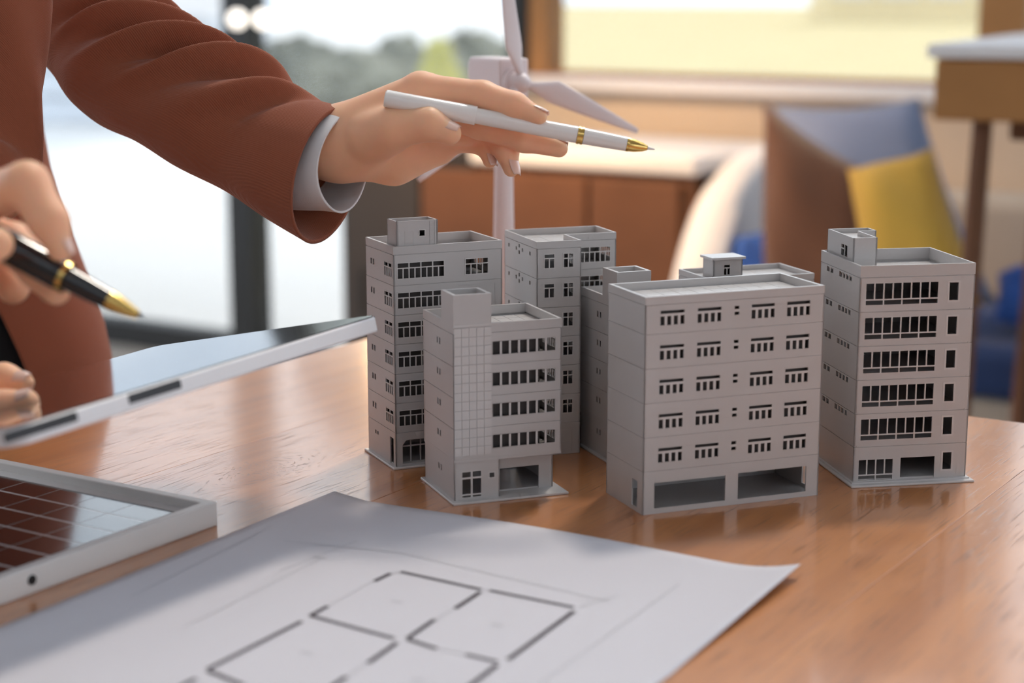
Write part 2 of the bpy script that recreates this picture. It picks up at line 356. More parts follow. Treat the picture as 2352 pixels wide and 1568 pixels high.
def house(name, u0, u1, dist, hgt, m, label, lines=0.3, win=3):
    p0 = at(u0, 100, dist); p1 = at(u1, 100, dist); p0.z = p1.z = FLOOR-.05
    L = (p1-p0).length; e = empty(name, p0, math.atan2(p1.y-p0.y, p1.x-p0.x)); tag(e, label, 'building')
    z = 0; k = 0
    while z < hgt-.01:
        z1 = min(z+lines, hgt); MB().box(0, L, -.015*(k % 2), 4, z+.01, z1-.01).obj('board', m, e); z = z1; k += 1
    MB().box(-.3, L+.3, -.4, 4.3, hgt, hgt+.2).obj('roof', M['roofc'], e)
    for i in range(win):
        x = L*(i+.5)/win; w = MB().box(x-.55, x+.55, -.05, .05, .9, 2.2).obj('window', M['dark'], e)
        MB().ring(rect(x-.62, -.09, x+.62, .02), .03, .86, 2.24).obj('frame', M['white'], w)
house('siding_house', 40, 470, 14.5, 3.2, M['siding'], 'pale blue-grey sided building outside the left glazing', .22, 2)
house('rendered_house', 1900, 2330, 60, 4.5, M['siding2'], 'distant sand-coloured building outside the right window', .9, 4)

# ------------------------------------------------------------------ furniture in the background
def furn(name, loc_ab, label, cat):
    e = empty(name, room(loc_ab[0], loc_ab[1], FLOOR), RA); return tag(e, label, cat)
a_l = ab(onb(782, 500, 3.1))[0]; a_r = ab(onb(1590, 500, 3.1))[0]
sb = furn('sideboard', (a_l, 3.1), 'low dark walnut sideboard with a white top under the window', 'sideboard')
Ls = a_r-a_l; zt = -.046-FLOOR
MB().box(.36, Ls, 0, .42, .05, zt-.035).obj('body', M['wood_dark'], sb, bevel=.01)
MB().box(0, .359, 0, .42, .05, zt-.035).obj('body', M['shade_tone'], sb, bevel=.01)  # left end darkened in colour for the light falling off
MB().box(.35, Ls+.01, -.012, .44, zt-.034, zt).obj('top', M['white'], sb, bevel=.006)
MB().box(-.0, .34, -.006, .44, zt-.034, zt-.004).obj('top', M['shade_tone'], sb, bevel=.004)
nd = 4
for i in range(nd):
    x0 = .02+i*(Ls-.04)/nd; d = MB().box(x0+.004, x0+(Ls-.04)/nd-.004, -.016, -.001, .07, zt-.05).obj('door', M['shade_tone'] if i == 0 else M['wood_dark'], sb, bevel=.003)
    MB().tube([(x0+.06, -.03, .32), (x0+.06, -.03, .42)], .006, 8).obj('handle', M['frame'], d)
MB().box(.05, Ls-.05, .04, .38, 0, .049).obj('plinth', M['black'], sb)

bq = furn('banquette', (a_r+.05, 2.90), 'long navy banquette with a curved white arm beside the sideboard', 'bench')
Lb = 2.2
MB().box(.10, Lb, 0, .62, 0, .335).obj('base', M['beige'], bq, bevel=.01)
for i in range(3):
    MB().box(.11+i*.70, .11+i*.70+.69, -.02, .50, .337, .43).obj('seat_cushion', M['navy'], bq, bevel=.03, seg=4)
MB().box(.10, Lb, .52, .64, .336, .62).obj('backrest', M['beige'], bq, bevel=.03, seg=3)
# curved arm: an upright shell that sweeps up to the back
arm = MB(); prof = []
for i in range(17):
    s = i/16; prof.append((-.0+.0*s, -.02+.66*s, (.40+.31*(1-(1-s)**4))))
out = []
for i, (x, y, z) in enumerate(prof):
    bx = .035*math.sin(PI*i/16)
    out.append([(x-bx, y, 0), (x-bx, y, z-.02), (x-bx+.02, y, z), (x-bx+.075, y, z), (x-bx+.095, y, z-.02), (x-bx+.095, y, 0)])
arm.rings(out).obj('arm', M['white'], bq, angle=.9)

def pillow(name, corners, th, m, label, puff=1.0):
    """corners: four world points (counter-clockwise seen from the front)"""
    c = [Vector(p) for p in corners]; n = 16; ctr = sum(c, Vector())/4
    nr = ((c[1]-c[0]).cross(c[3]-c[0])).normalized()
    mb = MB(); fr = []; bk = []
    for side, lst in ((1, fr), (-1, bk)):
        for j in range(n+1):
            for i in range(n+1):
                s, t = i/n, j/n
                e = (4*s*(1-s))*(4*t*(1-t)); pinch = .06*(math.sin(PI*s)*(abs(2*t-1)**2)+0)
                p = c[0]*(1-s)*(1-t)+c[1]*s*(1-t)+c[2]*s*t+c[3]*(1-s)*t
                p = p+(ctr-p)*.10*(1-(2*s-1)**2*(2*t-1)**2-e)*.8
                wr = .012*math.sin(7*s+3*t)*math.sin(5*t+1)*e
                lst.append(p-ctr+nr*side*(th*.5*e**.45*puff+wr))
    idx = lambda i, j: j*(n+1)+i
    fs = [(idx(i, j), idx(i+1, j), idx(i+1, j+1), idx(i, j+1)) for j in range(n) for i in range(n)]
    mb.add(fr, fs); mb.add(bk, [f[::-1] for f in fs])
    me = mb.mesh(name, smooth=True)
    bm = bmesh.new(); bm.from_mesh(me); bmesh.ops.remove_doubles(bm, verts=bm.verts, dist=1e-5); bmesh.ops.recalc_face_normals(bm, faces=bm.faces); bm.to_mesh(me); bm.free()
    o = link(name, me, m); o.location = ctr
    return tag(o, label, 'cushion', 'cushions on the banquette')
pillow('cushion', [at(1755, 700, 2.92), at(2015, 735, 2.74), at(2000, 395, 2.90), at(1752, 232, 3.06)], .10, M['brownp'], 'brown velvet cushion standing beside the white arm')
pillow('cushion', [at(1880, 700, 3.16), at(2290, 700, 2.96), at(2110, 225, 3.10), at(1775, 240, 3.30)], .13, M['bluegrey'], 'blue-grey cushion leaning on the back behind the others')
pillow('cushion', [at(2010, 715, 2.62), at(2262, 700, 2.50), at(2140, 338, 2.72), at(1945, 388, 2.80)], .12, M['yellowp'], 'mustard yellow cushion in front of the blue-grey one')
pillow('cushion', [at(1675, 690, 3.26), at(1772, 690, 3.22), at(1768, 525, 3.30), at(1682, 545, 3.34)], .06, M['royal'], 'small royal blue cushion just inside the white arm')
pillow('cushion', [at(2282, 735, 3.0), at(2470, 742, 2.9), at(2470, 622, 3.02), at(2292, 628, 3.12)], .08, M['royal'], 'royal blue cushion at the right edge of the view')

# bar table at the right
bt_p = at(2352, 100, 2.35)
bt = empty('bar_table', (bt_p.x+.10, bt_p.y, FLOOR), RA+.12); tag(bt, 'tall wooden bar table with a thick apron at the right edge', 'table')
zt2 = bt_p.z-FLOOR
MB().box(-.20, .60, -.12, .52, zt2-.018, zt2).obj('table_top', M['white'], bt, bevel=.004)
MB().box(-.19, .59, -.11, .51, zt2-.098, zt2-.019).obj('apron', M['wood_mid'], bt, bevel=.004)
MB().box(-.10, .5, -.06, .45, zt2-.125, zt2-.099).obj('rail', M['wood_dark'], bt, bevel=.004)
for (x, y) in ((-.15, -.06), (.55, -.06), (-.15, .47), (.55, .47)):
    MB().tube([(x*.9, y, zt2-.0985), (x*1.06, y, 0)], [.013, .017], 10).obj('leg', M['wood_dark'], bt, angle=.8)

# pendant globes in front of the glazing
for u, lab in ((545, 'left of two small globe lamps hanging by the mullion'), (603, 'right of two small globe lamps hanging by the mullion')):
    p = at(u, 44, 4.3); e = empty('pendant_lamp', p); tag(e, lab, 'lamp', 'globe lamps hanging in front of the glazing')
    blob('globe', (0, 0, 0), .022, M['opal'], e, 3, 3, 0)
    MB().tube([(0, 0, .0225), (0, 0, .05)], .009, 10).obj('cap', M['frame'], e)
    MB().tube([(0, 0, .0505), (0, 0, CEIL-p.z)], .0015, 6).obj('cord', M['frame'], e)

# added unseen pendant over the sideboard, replaces the warm glare at the right
pw_ = room(a_r-.42, 2.70, .50)
wl_ = empty('pendant_lamp', pw_); tag(wl_, 'added warm pendant lamp above the sideboard end, unseen source of glow', 'lamp')
MB().rings([[(r*math.cos(2*PI*k/32), r*math.sin(2*PI*k/32), z) for k in range(32)] for r, z in ((.20, -.10), (.19, -.02), (.12, .08), (.03, .14), (.028, .135), (.115, .072), (.184, -.025), (.195, -.10), (.20, -.10))], cap=False).obj('shade', M['frame'], wl_, smooth=True)
MB().tube([(0, 0, .1355), (0, 0, CEIL-.50)], .004, 8).obj('cord', M['frame'], wl_)
ld_ = bpy.data.lights.new('warm_fill', 'POINT'); ld_.energy = 40; ld_.color = (1, .62, .30); ld_.shadow_soft_size = .06
lo_ = bpy.data.objects.new('warm_fill', ld_); C.objects.link(lo_); lo_.parent = wl_; lo_.location = (0, 0, -.02)

# ================================================================== THE TABLE
TA0, TA1, TB0, TB1 = -.843, .70, .10, 1.113
tb = empty('table', (0, 0, 0), RA); tag(tb, 'large orange-brown wooden table carrying the building models', 'table')
npl = 11; pw = (TA1-TA0)/npl
for i in range(npl):
    o = MB().box(TA0+i*pw+.0001, TA0+(i+1)*pw-.0001, TB0, TB1, -.035, 0).obj('plank', M['wood'], tb, bevel=.00025)
MB().box(TA0+.05, TA1-.05, TB0+.05, TB1-.05, -.09, -.0352).obj('apron', M['wood_dark'], tb, bevel=.003)
for (x, y) in ((TA0+.08, TB0+.08), (TA1-.08, TB0+.08), (TA0+.08, TB1-.08), (TA1-.08, TB1-.08)):
    MB().tube([(x, y, -.0905), (x, y, FLOOR)], [.035, .026], 14).obj('leg', M['wood_dark'], tb, angle=.8)

# ================================================================== MODEL BUILDINGS (millimetres in, metres out)
MM = .001
def plate(mb, s0, s1, z0, z1, holes, t0, t1, mp):
    """a wall s0..s1 by z0..z1 with rectangular holes, between inward depths t0 and t1; mp(s,z,t)->xyz"""
    xs = sorted({s0, s1, *[max(s0, min(s1, h[k])) for h in holes for k in (0, 2)]}); zs = sorted({z0, z1, *[max(z0, min(z1, h[k])) for h in holes for k in (1, 3)]})
    nx, nz = len(xs)-1, len(zs)-1
    solid = [[not any(h[0]-1e-6 <= (xs[i]+xs[i+1])/2 <= h[2]+1e-6 and h[1]-1e-6 <= (zs[j]+zs[j+1])/2 <= h[3]+1e-6 for h in holes) for j in range(nz)] for i in range(nx)]
    ok = lambda i, j: 0 <= i < nx and 0 <= j < nz and solid[i][j]
    vid = {}; vs = []; fs = []
    def V(i, j, k):
        if (i, j, k) not in vid:
            vid[i, j, k] = len(vs); x, y, z = mp(xs[i], zs[j], t1 if k else t0); vs.append((x*MM, y*MM, z*MM))
        return vid[i, j, k]
    for i in range(nx):
        for j in range(nz):
            if not solid[i][j]: continue
            for k in (0, 1): fs.append((V(i, j, k), V(i+1, j, k), V(i+1, j+1, k), V(i, j+1, k)))
            if not ok(i-1, j): fs.append((V(i, j, 0), V(i, j+1, 0), V(i, j+1, 1), V(i, j, 1)))
            if not ok(i+1, j): fs.append((V(i+1, j, 0), V(i+1, j+1, 0), V(i+1, j+1, 1), V(i+1, j, 1)))
            if not ok(i, j-1): fs.append((V(i, j, 0), V(i+1, j, 0), V(i+1, j, 1), V(i, j, 1)))
            if not ok(i, j+1): fs.append((V(i, j+1, 0), V(i+1, j+1, 0), V(i+1, j+1, 1), V(i, j+1, 1)))
    mb.add(vs, fs)
def mbox(mb, x0, x1, y0, y1, z0, z1): return mb.box(x0*MM, x1*MM, y0*MM, y1*MM, z0*MM, z1*MM)
def mring(mb, poly, th, z0, z1): return mb.ring([(x*MM, y*MM) for x, y in poly], th*MM, z0*MM, z1*MM)
def mprism(mb, poly, z0, z1): return mb.prism([(x*MM, y*MM) for x, y in poly], z0*MM, z1*MM)
TH = .8
def edge_map(p, q):
    """wall from p to q of a counter-clockwise plan, inside on the left"""
    L = math.hypot(q[0]-p[0], q[1]-p[1]); dx, dy = (q[0]-p[0])/L, (q[1]-p[1])/L
    return L, (lambda s, z, t: (p[0]+dx*s-dy*t, p[1]+dy*s+dx*t, z))

def wframe(w, h, panes, border=.55, proud=.22, deep=.5):
    """mesh of one window: frame and glazing bars; local s 0..w, z 0..h, depth t"""
    mb = MB(); plate(mb, -border, w+border, -border, h+border, panes, -proud, deep, lambda s, z, t: (s, t, z))
    return mb.mesh('window')
_wcache = {}
def panes_tl(w, h, ntop, nbot, split, bar=.62, low=False):
    """ntop panes above/below a transom and nbot panes in the other part"""
    out = []
    def row(n, z0, z1):
        pw = (w-bar*(n-1))/n
        for i in range(n): out.append((i*(pw+bar), z0, i*(pw+bar)+pw, z1))
    if ntop == 0: row(nbot, 0, h)
    elif low: row(nbot, split+bar/2, h); row(ntop, 0, split-bar/2)
    else: row(nbot, 0, split-bar/2); row(ntop, split+bar/2, h)
    return out
class Win:
    def __init__(s, s0, z0, s1, z1, panes=None, border=.55, proud=.22): s.r = (s0, z0, s1, z1); s.p = panes; s.b = border; s.pr = proud

def storey(parent, poly, z0, z1, wins, mat_=None, slab=True, groove=.35, lipb=True):
    """one storey: wall ring with openings, floor slab, recessed joint at its top. wins: {edge index: [Win]}"""
    mb = MB(); n = len(poly); ws = []
    for i in range(n):
        L, mp = edge_map(poly[i], poly[(i+1) % n]); lst = wins.get(i, [])
        plate(mb, 0 if i % 2 == 0 else 0, L, z0, z1-groove, [(a.r[0], z0+a.r[1], a.r[2], z0+a.r[3]) for a in lst], 0, TH, mp)
        for a in lst:
            if a.p: ws.append((i, a))
    mring(mb, inset(poly, .45), TH-.5, z1-groove-.3, z1+.2)
    if slab: mprism(mb, inset(poly, TH-.05), z0+.05, z0+.9)
    o = mb.obj('storey', mat_ or M['plastic'], parent)
    for i, a in ws:
        w, h = a.r[2]-a.r[0], a.r[3]-a.r[1]
        key = (round(w, 2), round(h, 2), tuple(tuple(round(c, 2) for c in p) for p in a.p), a.b, a.pr)
        if key not in _wcache: _wcache[key] = wframe(w, h, a.p, a.b, a.pr); _wcache[key].materials.append(M['plastic_lt'])
        x, y, _ = edge_map(poly[i], poly[(i+1) % n])[1](a.r[0], 0, 0)
        wo = link('window', _wcache[key], None, o); wo.location = (x*MM, y*MM, (z0+a.r[1])*MM)
        wo.rotation_euler = (0, 0, math.atan2(poly[(i+1) % n][1]-poly[i][1], poly[(i+1) % n][0]-poly[i][0]))
    return o
def roof(parent, poly, zdeck, ztop, th=1.5, tiles=None, zlow=None):
    mb = MB(); mring(mb, poly, th, zlow, ztop); mb.obj('parapet', M['plastic'], parent)
    mb = MB(); mprism(mb, inset(poly, TH+.35), zdeck-1.2, zdeck); d = mb.obj('roof_deck', M['plastic_lt'], parent)
    if tiles:
        (x0, y0, x1, y1, nx, ny) = tiles; me = None
        for i in range(nx):
            for j in range(ny):
                if me is None:
                    q = MB(); mbox(q, .2, (x1-x0)/nx-.2, .2, (y1-y0)/ny-.2, 0, .18); me = q.mesh('roof_tile'); me.materials.append(M['plastic_lt'])
                t = link('roof_tile', me, None, d); t.location = ((x0+i*(x1-x0)/nx)*MM, (y0+j*(y1-y0)/ny)*MM, zdeck*MM)
def bplate(parent, x0, x1, y0, y1, h=1.4):
    mb = MB(); mbox(mb, x0, x1, y0, y1, 0, h); mb.obj('base_plate', M['plastic_lt'], parent, bevel=.0003, seg=1)
def shade_core(parent, x0, x1, y0, y1, z0, z1):  # added dark solid, puts shade behind the upper windows
    mb = MB(); mbox(mb, x0, x1, y0, y1, z0, z1); mb.obj('shade_core', M['shade_tone'], parent)
def building(name, x, y, deg, label): return tag(empty(name, (x, y, 0), math.radians(deg)), label, 'model building', 'grey plastic model buildings')

# ---- A: tall left tower
A = building('model_tower', -.0673, .9971, 24.4, 'tall seven-storey grey model at the left with a roof hut and ladder')
Wa, Da = 67.6, 46.0; P = rect(0, 0, Wa, Da)
w8 = lambda s0, z0: Win(s0, z0, s0+28.4, z0+8.8, panes_tl(28.4, 8.8, 4, 8, 5.9))
w4 = lambda s0, z0: Win(s0, z0, s0+13.9, z0+8.8, panes_tl(13.9, 8.8, 2, 4, 5.9))
sideA = lambda: [Win(Da-14.7, 4.5, Da-2.8, 12.1, panes_tl(11.9, 7.6, 2, 4, 5.2)), Win(Da-37.8, 7.8, Da-31.8, 11.1, panes_tl(6.0, 3.3, 0, 2, 0, bar=1.0), .3, .08)]
zA = [21.6, 39.0, 56.3, 73.6, 90.6, 107.7, 125.4]
for k in range(6):
    fr = [w8(2.5, 3.8)]
    if k == 5: fr.append(w4(44.5, 3.8))
    st = storey(A, P, zA[k], zA[k+1], {0: fr, 3: sideA(), 1: [w4(26, 3.8)], 2: [w4(40, 3.8)] if k == 5 else []})
    if k == 4:      # the plain outlined panel
        q = MB(); plate(q, 40.2, 63.4, zA[k]+2.2, zA[k]+15.0, [(40.7, zA[k]+2.7, 62.9, zA[k]+14.5)], -.12, .1, lambda s, z, t: (s, t, z)); q.obj('panel_outline', M['plastic'], st)
gA = storey(A, P, 1.4, 21.6, {0: [Win(4.3, -.5, 42, 15.2), Win(50, 2, 62, 15, panes_tl(12, 13, 2, 4, 9))], 3: [Win(Da-9.4, 0, Da-3.4, 16.1), Win(Da-34.3, 12.5, Da-28.5, 14.6, panes_tl(5.8, 2.1, 0, 2, 0, bar=1), .3, .08)]})
q = MB()
for xc, sg in ((4.3, 1), (42, -1)):
    vs = [(xx*MM, t*MM, z*MM) for t in (0, TH) for xx, z in ((xc, 16.7), (xc+sg*2.4, 16.7), (xc, 13.8))]
    q.add(vs, [(0, 1, 2), (3, 5, 4), (0, 3, 4, 1), (1, 4, 5, 2), (2, 5, 3, 0)])
q.obj('arch_corner', M['plastic'], gA)
q = MB(); plate(q, 4.5, 41.8, 1.6, 16.6, panes_tl(0, 0, 0, 1, 0) if 0 else [(5.5+i*6.1, 2.4, 10.9+i*6.1, 11.4) for i in range(6)]+[(5.5+i*6.1, 12.3, 10.9+i*6.1, 16.0) for i in range(6)], 5, 5.7, lambda s, z, t: (s, t, z)); q.obj('shop_window', M['plastic'], gA)
q = MB(); q.add([(x*MM, y*MM, z*MM) for y in (-.25, .1) for x, z in ((12.0, 20.9), (15.8, 20.9), (14.9, 18.3), (12.8, 18.3))], [(0, 1, 2, 3), (7, 6, 5, 4), (0, 4, 5, 1), (1, 5, 6, 2), (2, 6, 7, 3), (3, 7, 4, 0)]); q.obj('keystone', M['plastic_lt'], gA)
roof(A, P, 123.0, 130.0, tiles=None, zlow=125.42)
shade_core(A, 3.2, 40, 3.4, 43, 22.6, 121.5)
bplate(A, -2.2, Wa+2.2, -2.6, Da+2)
ph = MB(); PP = rect(3.0, 2.2, 28.2, 17.2); ZP0, ZP1 = 123.05, 144.0
Lp, mp_ = edge_map((3.0, 2.2), (28.2, 2.2)); plate(ph, 0, Lp, ZP0, ZP1, [(13.8, 135.0, 17.2, 138.4)], 0, 1, mp_)
for i in (1, 2, 3):
    L_, m_ = edge_map(PP[i], PP[(i+1) % 4]); plate(ph, 0, L_, ZP0, ZP1, [], 0, 1, m_)
mprism(ph, inset(PP, .9), 139.5, 140.5)
ph = ph.obj('penthouse', M['plastic'], A)
q = MB(); plate(q, 13.3, 17.7, 134.5, 138.9, [(13.9, 135.1, 17.1, 138.3)], -.25, .4, mp_); q.obj('window', M['plastic_lt'], ph)
q = MB(); plate(q, 5.0, 10.4, 124, 138.2, [(5.35, 124, 10.05, 131.2), (5.35, 131.6, 10.05, 137.85)], -.15, .05, mp_); q.obj('door', M['plastic'], ph)
ld = MB(); 
for s in (20.3, 23.3): plate(ld, s-.14, s+.14, 124, 143.4, [], -.3, .05, mp_)
for k in range(8): plate(ld, 20.3, 23.3, 125.5+k*2.35, 125.75+k*2.35, [], -.28, .05, mp_)
ld.obj('ladder', M['plastic'], ph)

# ---- B: L-shaped block behind
Bb = building('model_block', .0144, 1.0255, 19.1, 'L-shaped grey model with small square side holes, behind the tall left tower')
PB = [(0, 0), (27.9, 0), (27.9, 25.2), (60.4, 25.2), (60.4, 57.6), (0, 57.6)]
zB = [19.6, 37.2, 54.7, 72.2, 89.8, 107.3, 124.8]
t2 = lambda s0: Win(s0, 5.9, s0+5.9, 13.8, panes_tl(5.9, 7.9, 1, 2, 5.6))
t4 = lambda s0: Win(s0, 5.9, s0+5.9, 13.8, panes_tl(5.9, 7.9, 2, 2, 5.2))
hole = lambda y, z: Win(57.6-y-1.15, z-1.1, 57.6-y+1.15, z+1.1)
def wB(k): return {0: [t2(4.9), t4(16.8)], 2: [Win(2.0, 4.2, 28.4, 13.0, panes_tl(26.4, 8.8, 4, 8, 5.9))],
    5: [hole(49.6, 13.3), hole(36.1, 13.2), hole(30.8, 15.3), hole(30.8, 11.4), hole(25.0, 13.4), hole(11.7, 13.2)],
    1: [Win(8, 5.5, 20, 13.5, panes_tl(12, 8, 2, 4, 5.4))], 3: [Win(6, 5.5, 26, 13.5, panes_tl(20, 8, 3, 6, 5.4))]}
for k in range(6): storey(Bb, PB, zB[k], zB[k+1], wB(k))
gB = storey(Bb, PB, .05, 19.6, {2: [Win(4, 1, 28, 14, panes_tl(24, 13, 3, 6, 9))], 0: [Win(3, 3, 12, 14, panes_tl(9, 11, 1, 2, 8))]})
q = MB(); plate(q, 16, 23, .6, 15, [(16.4, 1, 22.6, 7.5), (16.4, 8, 22.6, 14.6)], -.14, .1, lambda s, z, t: (s, t, z)); q.obj('door', M['plastic'], gB)
for z in (17.5, 24.0):
    q = MB(); mbox(q, 30, 46, 18.5, 25.1, z, z+1.1); q.obj('canopy', M['plastic_lt'], Bb)
roof(Bb, PB, 124.9, 128.8, 1.3, None, 124.82)
q = None
for i in range(3):
    for j in range(4):
        q = MB(); mbox(q, 0, 8.1, 0, 13.4, 0, .15)
        t = q.obj('roof_tile', M['plastic_lt'], Bb); t.location = ((1.6+i*8.4)*MM, (1.7+j*13.7)*MM, 124.92*MM)

# ---- C type: five-storey block with stair tower (built twice)
def blockC(x, y, deg, label, tiles):
    Cb = building('model_stair_block', x, y, deg, label)
    Wc, Dc = 62.3, 52.2; Pc = rect(0, 0, Wc, Dc); zC = [24.2, 41.5, 58.6, 75.7, 93.2]
    for k in range(4):
        pn = [(i*5.2, 0, i*5.2+(4.05 if i < 6 else 4.9), 6.95) for i in range(7)]
        storey(Cb, Pc, zC[k], zC[k+1], {0: [Win(22.4, 5.1, 58.5, 12.05, pn, .35, 0)],
            3: [Win(Dc-27.9, 8.4, Dc-21.8, 11.7, panes_tl(6.1, 3.3, 0, 2, 0, bar=1.3), .35, .08)],
            1: [Win(7, 4.6, 27, 12.4, panes_tl(20, 7.8, 3, 6, 4.6)), Win(33, 4.6, 47, 12.4, panes_tl(14, 7.8, 2, 4, 4.6))]})
    roof(Cb, Pc, 92.2, 98.1, 1.6, (24, 3, 60, 49, 5, 5) if tiles else None, 93.22)
    # ground storey, stepped back at the right
    Pg = [(0.3, .8), (26.6, .8), (26.6, 9.0), (61.0, 9.0), (61.0, Dc-.5), (.3, Dc-.5)]
    storey(Cb, Pg, 1.4, 24.2, {0: [Win(4.6, 1.3, 15.4, 15.5, [(0, 0, 4.9, 1.0), (5.9, 0, 10.8, 1.0), (0, 1.8, 4.9, 10.2), (5.9, 1.8, 10.8, 10.2), (0, 11.2, 4.9, 14.2), (5.9, 11.2, 10.8, 14.2)], .4, .1), Win(19.9, 10.9, 23.4, 14.1, [(.3, .3, 3.2, 2.9)], .3, .1)],
        2: [Win(2.6, -.5, 26.0, 13.2)], 4: [Win(6, 2, 24, 15, panes_tl(18, 13, 2, 4, 9)), Win(34, .5, 52, 15)], 5: [Win(24, 12, 30, 15, panes_tl(6, 3, 0, 2, 0, bar=1.3), .35, .08)]})
    q = MB(); mbox(q, 0, Wc, .1, Dc, 22.6, 24.15); q.obj('soffit', M['plastic'], Cb)
    shade_core(Cb, 3.2, 50.5, 3.2, 49, 25.2, 90.9)
    bplate(Cb, -2, 65.2, -4.3, Dc+1.5)
    # stair tower
    q = MB(); Pt = rect(-.02, -.35, 21.4, 20.2); mring(q, Pt, 2.0, 98.0, 114.3); mprism(q, inset(Pt, 1.8), 98.0, 110.3); tw = q.obj('stair_tower', M['plastic'], Cb)
    q = MB(); mbox(q, -.02, 21.5, -.55, -.05, 97.0, 98.1); q.obj('trim', M['plastic_lt'], Cb)
    if tiles:
        q = MB(); mbox(q, 0, 4.0, -.32, -.02, 0, 4.72); me = q.mesh('tile'); me.materials.append(M['plastic_lt'])
        for i in range(5):
            for j in range(14):
                t = link('tile', me, None, Cb); t.location = ((.35+i*4.26)*MM, 0, (26.2+j*5.02)*MM)
    else:
        q = MB(); plate(q, .3, 21.4, 26, 96.5, [], -.3, -.02, lambda s, z, t: (s, t, z)); q.obj('cladding', M['plastic_lt'], Cb)
    return Cb
blockC(-.0312, .9258, 20.7, 'grey model with a tiled stair tower and an open garage, front left of the group', True)
blockC(.060, 1.004, 20.8, 'grey model with a stair tower mostly hidden behind the wide front model', False)

# ---- D: wide front block
Dd = building('model_office', .069, .9044, 21.16, 'widest grey model in front, four windows per storey above two open bays')
Wd, De = 106.4, 46.9; PD = rect(0, 0, Wd, De)
zD = [23.6, 42.0, 60.5, 78.9, 97.2]
pD = [(0, 6.0, 13.8, 7.6)]+[(i*3.83, 0, i*3.83+2.4, 4.7) for i in range(4)]
wD = [Win(s, 4.4, s+13.8, 12.0, pD, .2, 0) for s in (8.8, 30.4, 62.3, 83.8)]+[Win(52.1, 7.1, 54.9, 11.9, [(0, 3.1, 2.8, 4.8), (0, 0, 2.8, 1.7)], .2, 0)]
for k in range(5):
    z1 = zD[k+1] if k < 4 else 112.6
    storey(Dd, PD, zD[k], z1, {0: wD}, groove=.2)
storey(Dd, PD, .05, 23.6, {0: [Win(6.7, 2.9, 49.0, 16.9), Win(56.6, 2.9, 98.6, 17.4)], 3: [Win(De-13.9, 2.3, De-6.8, 16.9)], 1: [Win(7.2, 2.9, 16.4, 17.2)]}, groove=.2)
roof(Dd, PD, 112.6, 116.9, 1.9, (3, 3, 103.4, 44, 10, 4), 112.62)

shade_core(Dd, 3, 103, 3, 44, 24.6, 111.2)
# ---- E: right tower
Ee = building('model_apartment', .1912, .9633, 10.2, 'grey model at the far right with eight-pane windows and an L-shaped roof hut')
We, Dee = 67.3, 62.6; PE = rect(0, 0, We, Dee)
zE = [21.9, 41.0, 60.2, 79.4, 98.6, 117.8]
pE = panes_tl(42.0, 12.0, 4, 8, 2.9, bar=.75, low=True)
for k in range(5):
    st = storey(Ee, PE, zE[k], zE[k+1], {0: [Win(3.7, 3.7, 45.7, 15.7, pE, .3, .05), Win(52.4, 5.1, 57.7, 15.0, [(0, 0, 5.3, 9.9)], 1.1, .12)],
        3: [Win(Dee-52.2, 15.2, Dee-42.0, 18.0, panes_tl(10.2, 2.8, 0, 2, 0, bar=1.0), .35, .08), Win(Dee-32.0, 15.2, Dee-12.7, 18.0, panes_tl(19.3, 2.8, 0, 4, 0, bar=1.0), .35, .08)],
        })
    for x in (1.9, 65.0):
        q = MB().tube([(x*MM, .05*MM, (zE[k]+.2)*MM), (x*MM, -.22*MM, (zE[k]+.2)*MM)], .45*MM, 8); q.obj('rivet', M['plastic'], st)
storey(Ee, PE, 2.0, 21.9, {0: [Win(3.2, .4, 23.4, 12.2, panes_tl(20.2, 11.8, 2, 4, 3.0, bar=.75, low=True), .4, .1), Win(28.0, -.9, 48.4, 12.5), Win(53.2, 4.6, 58.3, 14.4, [(0, 0, 5.1, 9.8)], 1.1, .12)]})
roof(Ee, PE, 116.6, 124.2, 1.2, None, 117.82)
bplate(Ee, -3.2, 69.9, -6.8, Dee+2, 1.3)
q = MB(); mbox(q, -1.4, 68.6, -2.6, Dee+.8, 1.3, 2.0); q.obj('step', M['plastic_lt'], Ee)
PL = [(3.2, 20.6), (17.4, 20.6), (17.4, 49.2), (28.0, 49.2), (28.0, 61.4), (3.2, 61.4)]
q = MB()
for i in range(6):
    L_, m_ = edge_map(PL[i], PL[(i+1) % 6]); plate(q, 0, L_, 116.7, 136.8, [(61.4-38.8, 125.0, 61.4-29.4, 131.3)] if i == 5 else [], 0, .9, m_)
mprism(q, inset(PL, .8), 133.6, 134.2); ph = q.obj('penthouse', M['plastic'], Ee)
L_, m_ = edge_map(PL[5], PL[0]); q = MB(); a_ = 61.4-38.8
plate(q, a_-.3, a_+9.7, 124.7, 131.6, [(a_, 125, a_+4.3, 128.6), (a_+5.1, 125, a_+9.4, 131.3), (a_, 129.3, a_+4.3, 131.3)], -.15, .5, m_); q.obj('window', M['plastic_lt'], ph)

